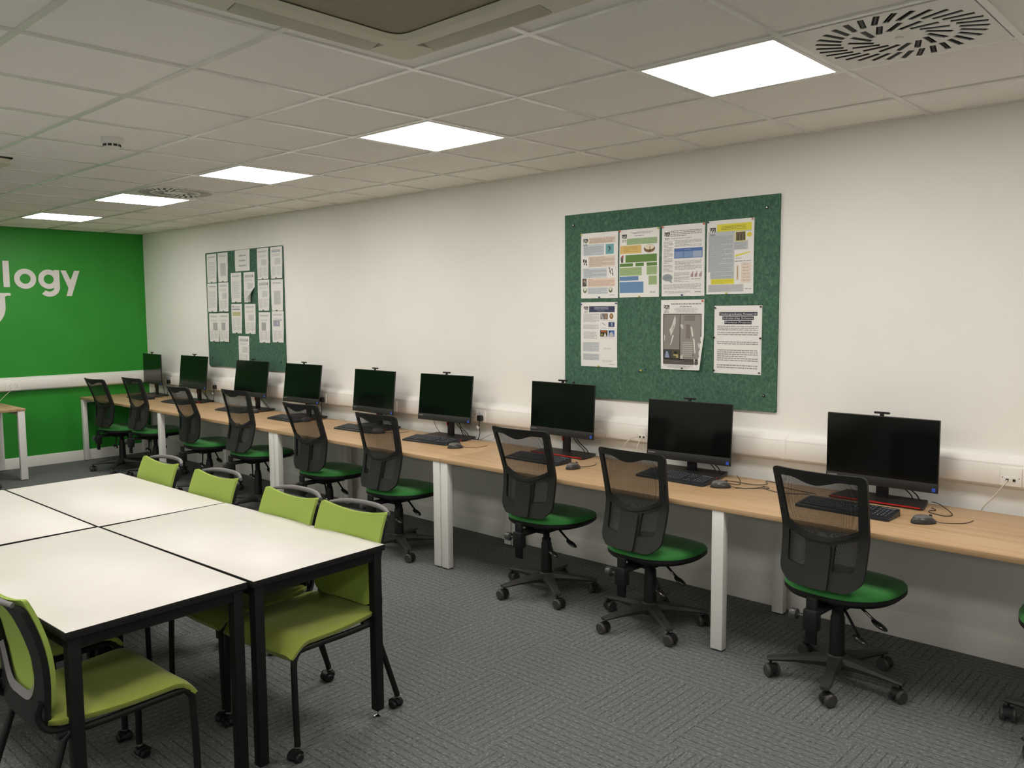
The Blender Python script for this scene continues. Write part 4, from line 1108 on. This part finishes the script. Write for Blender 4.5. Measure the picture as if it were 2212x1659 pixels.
for (x, lab) in ((8.699, 'nearest'), (7.611, 'middle board'), (6.648, 'left board edge'), (5.518, 'mid row'), (4.647, 'fifth'), (3.619, 'fourth'), (2.725, 'third'), (1.532, 'second')):
    nm = {'nearest': 'behind the nearest monitor', 'middle board': 'behind the monitor below the middle of the large board', 'left board edge': 'behind the monitor below the large board left edge', 'mid row': 'behind the fully visible mid row monitor',
          'fifth': 'behind the fifth monitor from the green wall', 'fourth': 'behind the fourth monitor from the green wall', 'third': 'behind the third monitor from the green wall', 'second': 'behind the second monitor from the green wall'}[lab]
    for q, (dx, e) in enumerate(((0.05, 0.12), (0.075, 0.15))):
        cable([(x + dx, -0.145, 0.90), (x + dx + 0.02, -0.125, 0.83), (x + e, -0.105, 0.775), (x + e + 0.015, -0.095, DZ + 0.014), (x + e + 0.03, -0.068, DZ + 0.004)], 0.0028 + 0.0004 * q, M_CABLE, ('upper' if q else 'lower') + ' black signal cable hanging ' + nm, 'signal_cable', group='signal cables under the monitors')
cable([(5.30, -0.12, 0.90), (5.31, -0.115, 0.83), (5.345, -0.105, 0.77), (5.40, -0.10, DZ + 0.004), (5.46, -0.09, DZ + 0.004)], 0.002, M_CABLE, 'thin black cable dangling left of the mid row monitor stand', 'signal_cable')
cable([(5.80, -0.13, DZ + 0.003), (5.84, -0.10, DZ + 0.003), (5.93, -0.09, DZ + 0.02), (5.92, -0.085, 0.79), (5.86, -0.08, 0.77), (5.78, -0.09, DZ + 0.003), (5.70, -0.13, DZ + 0.003)], 0.0022, M_GCABLE, 'grey looped cable on the desk right of the mid row monitor', 'loose_cable')
cable([(6.90, -0.16, 0.93), (6.955, -0.13, 0.91), (6.95, -0.11, 0.87), (6.86, -0.11, 0.85), (6.76, -0.12, 0.88)], 0.0022, M_GCABLE, 'grey cable curling out beside the monitor at the large board left edge', 'loose_cable')
cable([(7.19, -0.072, 0.895), (7.15, -0.10, 0.885), (7.10, -0.11, 0.83), (7.09, -0.10, DZ + 0.004), (7.12, -0.09, DZ + 0.004)], 0.0028, M_WCABLE, 'cream network lead, left of two, beside the large board middle monitor', 'network_lead')
cable([(7.215, -0.072, 0.890), (7.205, -0.10, 0.86), (7.20, -0.105, 0.80), (7.24, -0.10, DZ + 0.004), (7.30, -0.09, DZ + 0.004)], 0.0028, M_WCABLE, 'cream network lead, right of two, beside the large board middle monitor', 'network_lead')
cable([(9.231, -0.068, 0.893), (9.222, -0.085, 0.870), (9.175, -0.075, 0.80), (9.130, -0.062, 0.738), (9.115, -0.040, 0.66), (9.13, -0.04, 0.55)], 0.0030, M_WCABLE, 'cream network lead slanting down behind the nearest desk', 'network_lead')
cable([(8.93, -0.14, DZ + 0.025), (8.97, -0.15, DZ + 0.02), (9.05, -0.24, DZ + 0.003), (9.04, -0.30, DZ + 0.003), (8.97, -0.28, DZ + 0.003), (8.95, -0.24, DZ + 0.003), (8.97, -0.21, DZ + 0.003), (8.94, -0.17, DZ + 0.003)], 0.0020, M_CABLE, 'black lead looping on the nearest desk behind the mouse', 'loose_cable')
cable([(7.90, -0.14, DZ + 0.02), (7.95, -0.20, DZ + 0.010), (7.99, -0.28, DZ + 0.003), (7.95, -0.30, DZ + 0.003), (7.88, -0.25, DZ + 0.003), (7.93, -0.23, DZ + 0.003), (8.05, -0.24, DZ + 0.003), (8.10, -0.18, DZ + 0.003), (8.06, -0.10, DZ + 0.003), (8.13, -0.12, DZ + 0.003), (8.22, -0.20, DZ + 0.003), (8.40, -0.24, DZ + 0.003)], 0.0020, M_CABLE, 'black tangled lead on the desk right of the large board monitor', 'loose_cable')
cable([(8.02, -0.38, DZ + 0.003), (8.12, -0.31, DZ + 0.003), (8.16, -0.27, DZ + 0.003), (8.11, -0.24, DZ + 0.003), (8.16, -0.30, DZ + 0.003), (8.26, -0.33, DZ + 0.003), (8.38, -0.27, DZ + 0.003)], 0.0018, M_CABLE, 'thin dark lead crossing the desk beside the large board mouse', 'loose_cable')
cable([(8.93, -0.70, DZ - 0.026), (8.95, -0.68, DZ - 0.05), (8.99, -0.66, DZ - 0.062), (9.04, -0.66, DZ - 0.055), (9.08, -0.68, DZ - 0.026)], 0.0022, M_CABLE, 'black cable loop sagging under the front of the nearest desk', 'loose_cable')
cable([(3.90, -0.12, DZ + 0.003), (3.98, -0.10, DZ + 0.003), (4.06, -0.085, DZ + 0.018), (4.13, -0.10, DZ + 0.003), (4.18, -0.14, DZ + 0.003)], 0.0020, M_GCABLE, 'grey lead arching over the desk right of the fourth monitor', 'loose_cable')
cable([(0.066, -1.53, 0.88), (0.085, -1.54, 0.86), (0.075, -1.60, 0.80), (0.08, -1.66, 0.74)], 0.0028, M_WCABLE, 'cream lead dropping from the socket on the green wall', 'network_lead')

# ------------------------------------------------------------------ white meeting tables
def make_table(lx, ly, label):
    t = thing('meeting_table', (0, 0, 0), label, 'table', 'white topped meeting tables pushed together')
    ZT = 0.735; a_, b_ = lx / 2, ly / 2
    q = MB(); q.box((-a_, -b_, ZT - 0.024), (a_, b_, ZT - 0.0006), bev=0.001); q.build('edge_band', M_BLKP, t)
    MB().box((-a_ + 0.0012, -b_ + 0.0032, ZT - 0.004), (a_ - 0.0012, b_ - 0.0032, ZT), bev=0.0005).build('tabletop', M_TOP, t)
    e = 0.012; w = 0.038
    fr = MB()
    for sy in (-1, 1): fr.box((-a_ + e + w, sy * (b_ - e - w / 2) - w / 2 + 0.004, ZT - 0.064), (a_ - e - w, sy * (b_ - e - w / 2) + w / 2 - 0.004, ZT - 0.0245))
    for sx in (-1, 1): fr.box((sx * (a_ - e - w / 2) - w / 2 + 0.004, -b_ + e + w, ZT - 0.064), (sx * (a_ - e - w / 2) + w / 2 - 0.004, b_ - e - w, ZT - 0.0245))
    fr.build('frame', M_BLKM, t)
    for sx in (-1, 1):
        for sy in (-1, 1):
            cx, cy = sx * (a_ - e - w / 2), sy * (b_ - e - w / 2)
            q = MB(); q.box((cx - w / 2, cy - w / 2, 0.03), (cx + w / 2, cy + w / 2, ZT - 0.0245), bev=0.0015); lo = q.build('leg', M_BLKM, t)
            g_ = MB(); g_.lathe([(0.017, 0), (0.017, 0.003), (0.009, 0.007), (0.0045, 0.009), (0.0045, 0.031)], 14, 0, Matrix.Translation((cx, cy, 0))); g_.build('glide_foot', M_CHROME, lo)
    return t
tabs = [(6.878, -2.655, 2.7, 'white topped table with black frame, nearer of the two on the wall side'),
        (6.890, -3.284, 2.4, 'white topped table with black frame nearest the camera at lower left'),
        (5.658, -2.700, 1.2, 'far white topped table of the four on the wall side'),
        (5.658, -3.326, 1.2, 'far white topped table of the four at the left edge of the photo')]
TB = None
for x, y, rz, lab in tabs:
    if TB is None: TB = make_table(1.205, 0.620, lab); o = TB
    else: o = copy_tree(TB)
    o.location = (x, y, 0); o.rotation_euler = (0, 0, R(rz)); o['label'] = lab

# ------------------------------------------------------------------ lime meeting chairs (front towards +y)
def make_lime():
    t = thing('meeting_chair', (0, 0, 0), 'x', 'chair', 'lime green meeting chairs around the tables')
    SW = 0.205
    # side frames: front leg, seat rail
    for sx in (-1, 1):
        q = MB()
        p = smooth_path([(sx * 0.226, 0.262, 0.055), (sx * 0.219, 0.262, 0.22), (sx * 0.213, 0.259, 0.360)], 3) + smooth_path([(sx * 0.212, 0.256, 0.385), (sx * 0.211, 0.238, 0.407), (sx * 0.210, 0.205, 0.414), (sx * 0.205, 0.00, 0.405), (sx * 0.200, -0.17, 0.404)], 5)
        q.tube(p, 0.0122, 10); q.build('front_leg', M_BLKM, t)
        q = MB(); q.tube([(sx * 0.203, -0.125, 0.412), (sx * 0.206, -0.155, 0.39), (sx * 0.224, -0.264, 0.055)], 0.0122, 10); q.build('rear_leg', M_BLKM, t)
        for yy in (0.262, -0.266):
            ca, cw = caster_mb(0.024)
            co = ca.build('caster', M_BLKP, t, loc=(sx * 0.224, yy, 0)); co.scale = (0.9, 0.9, 0.72); co.rotation_euler = (0, 0, 0.7 * sx + yy * 3)
            cw.build('wheel', M_BLKP, co)
            q = MB(); q.lathe([(0.0125, 0.050), (0.0125, 0.058)], 12, 0, Matrix.Translation((sx * 0.224, yy, 0))); q.build('leg_collar', M_CHROME, t)
    # seat
    NX, NY = 14, 18
    def top(a_, v):
        x = a_ * (0.232 - 0.022 * (1 - v)) ; y = -0.190 + 0.462 * v
        z = 0.452 - 0.010 * math.sin(PI * min(1, v * 1.2)) + 0.016 * abs(a_) ** 3 * (1 - v * 0.6)
        if v > 0.84: q2 = (v - 0.84) / 0.16; z -= 0.052 * q2 * q2; y += 0.004 * q2
        return Vector((x, y, z))
    vs = []; 
    for j in range(NY + 1):
        v = j / NY
        for i in range(NX + 1):
            a_ = -1 + 2 * i / NX
            # round off the corners
            cr = 1.0
            if v < 0.12: cr = 1 - 0.16 * (1 - v / 0.12) ** 2
            if v > 0.92: cr = 1 - 0.05 * ((v - 0.92) / 0.08) ** 2
            p = top(a_ * cr, v); e = max(abs(a_) - 0.85, 0) / 0.15; p.z -= 0.010 * e * e
            vs.append(p)
    n1 = len(vs)
    for j in range(NY + 1):
        for i in range(NX + 1):
            p = vs[j * (NX + 1) + i].copy(); a_ = -1 + 2 * i / NX; e = max(abs(a_) - 0.85, 0) / 0.15
            p.z -= 0.030 - 0.012 * e * e; p.x *= 0.975
            if j == NY: p.y -= 0.022
            vs.append(p)
    fs = []
    for j in range(NY):
        for i in range(NX):
            q = [j * (NX + 1) + i, j * (NX + 1) + i + 1, (j + 1) * (NX + 1) + i + 1, (j + 1) * (NX + 1) + i]
            fs.append(q); fs.append([n1 + w for w in q][::-1])
    bl = [i for i in range(NX + 1)] + [j * (NX + 1) + NX for j in range(1, NY + 1)] + [NY * (NX + 1) + i for i in range(NX - 1, -1, -1)] + [j * (NX + 1) for j in range(NY - 1, 0, -1)]
    for k in range(len(bl)): a_, b_ = bl[k], bl[(k + 1) % len(bl)]; fs.append([a_, n1 + a_, n1 + b_, b_])
    q = MB(); q.add(vs, fs, 0, True); so = q.build('seat', M_LIME, t, ang=70)
    # back: profile from seat up, lumbar forward
    HB2 = 0.392; Z0 = 0.462
    def bprof(v): return -0.190 - 0.083 * max(v, 0) ** 2.4
    def bb(u, z, d):
        v = z / HB2; return Vector((u, bprof(v) + 0.5 * u * u * (0.5 + 0.5 * v) + d, Z0 + z))
    front = round_poly([(-0.178, 0.0), (0.178, 0.0), (0.208, 0.18), (0.206, HB2), (0.12, HB2 - 0.018), (0, HB2 - 0.028), (-0.12, HB2 - 0.018), (-0.206, HB2), (-0.208, 0.18)], [0.05, 0.05, 0.08, 0.012, 0.1, 0.1, 0.1, 0.012, 0.08])
    q = MB(); plate(q, front, [], 0.030, lambda u, z, d: bb(u, z, 0.004 + d), 0.014); bo = q.build('backrest', M_LIMEB, t, ang=50)
    # rear shell: black frame with a tall opening
    out2 = round_poly([(-0.176, -0.050), (0.176, -0.050), (0.204, 0.18), (0.200, HB2 - 0.026), (-0.200, HB2 - 0.026), (-0.204, 0.18)], [0.05, 0.05, 0.08, 0.02, 0.02, 0.08])
    hole = round_poly([(-0.105, 0.028), (0.105, 0.028), (0.150, 0.15), (0.120, HB2 - 0.03), (-0.120, HB2 - 0.03), (-0.150, 0.15)], [0.06, 0.06, 0.10, 0.05, 0.05, 0.10])
    q = MB(); plate(q, out2, [hole], 0.030, lambda u, z, d: bb(u, max(z, 0), -0.016 + d - (0.0 if z > 0 else 0)) + Vector((0, 0, min(z, 0))), 0.019)
    fo = q.build('back_frame', M_BLKP, t, ang=40)
    q = MB()
    o3 = [(x, z) for x, z in hole]
    inn = [(x * 0.86, 0.028 + (z - 0.028) * 0.90 + 0.026) for x, z in hole]
    lim = 0.17
    n_ = len(o3); vs = [bb(x, z, -0.018) for x, z in o3] + [bb(x, z, -0.008) for x, z in inn]
    fs = [[k, (k + 1) % n_, n_ + (k + 1) % n_, n_ + k] for k in range(n_) if max(o3[k][1], o3[(k + 1) % n_][1]) < lim]
    q.add(vs, fs, 0, True); q.build('back_trim', M_GREYP, fo, fix=False)
    # carrying handle along the top
    q = MB(); pts = []
    for k in range(17):
        u = -0.188 + 0.376 * k / 16; e = abs(u) / 0.188
        pts.append(bb(u, HB2, 0) + Vector((0, -0.012 - 0.030 * (1 - e ** 2.2), -0.014 + 0.012 * (1 - e ** 4))))
    q.tube(pts, [0.011 if 1 < k < 15 else 0.0085 for k in range(17)], 10); ho = q.build('handle', M_GREYP, t)
    # back supports joining seat to back
    for sx in (-1, 1):
        q = MB(); q.tube(smooth_path([(sx * 0.196, -0.10, 0.414), (sx * 0.192, -0.185, 0.425), (sx * 0.180, -0.215, 0.470), (sx * 0.186, -0.205, 0.52)], 4), 0.011, 8); q.build('back_support', M_BLKM, t)
    q = MB(); q.tube([(-0.19, -0.16, 0.415), (0.19, -0.16, 0.415)], 0.009, 8); q.build('cross_tube', M_BLKM, t)
    return t
LC = make_lime()
# wall side chairs face -y, camera side chairs face +y
lc = [(7.240, -2.530, 185.0, 'lime green meeting chair at the near end of the table, wall side'),
      (6.770, -2.550, 181.5, 'lime green meeting chair second from the near end, wall side'),
      (6.080, -2.562, 182.0, 'lime green meeting chair third from the near end, wall side'),
      (5.445, -2.570, 181.0, 'lime green meeting chair at the far end, wall side of the tables'),
      (7.255, -3.425, 1.5, 'lime green meeting chair at lower left, back turned, pushed under the nearest table'),
      (6.640, -3.420, 0.5, 'lime green meeting chair cut by the left edge, beside the lower left chair'),
      (5.950, -3.450, 1.0, 'lime green meeting chair on the camera side of the far tables')]
for k, (x, y, rz, lab) in enumerate(lc):
    o = LC if k == 0 else copy_tree(LC); o.location = (x, y, 0); o.rotation_euler = (0, 0, R(rz)); o['label'] = lab
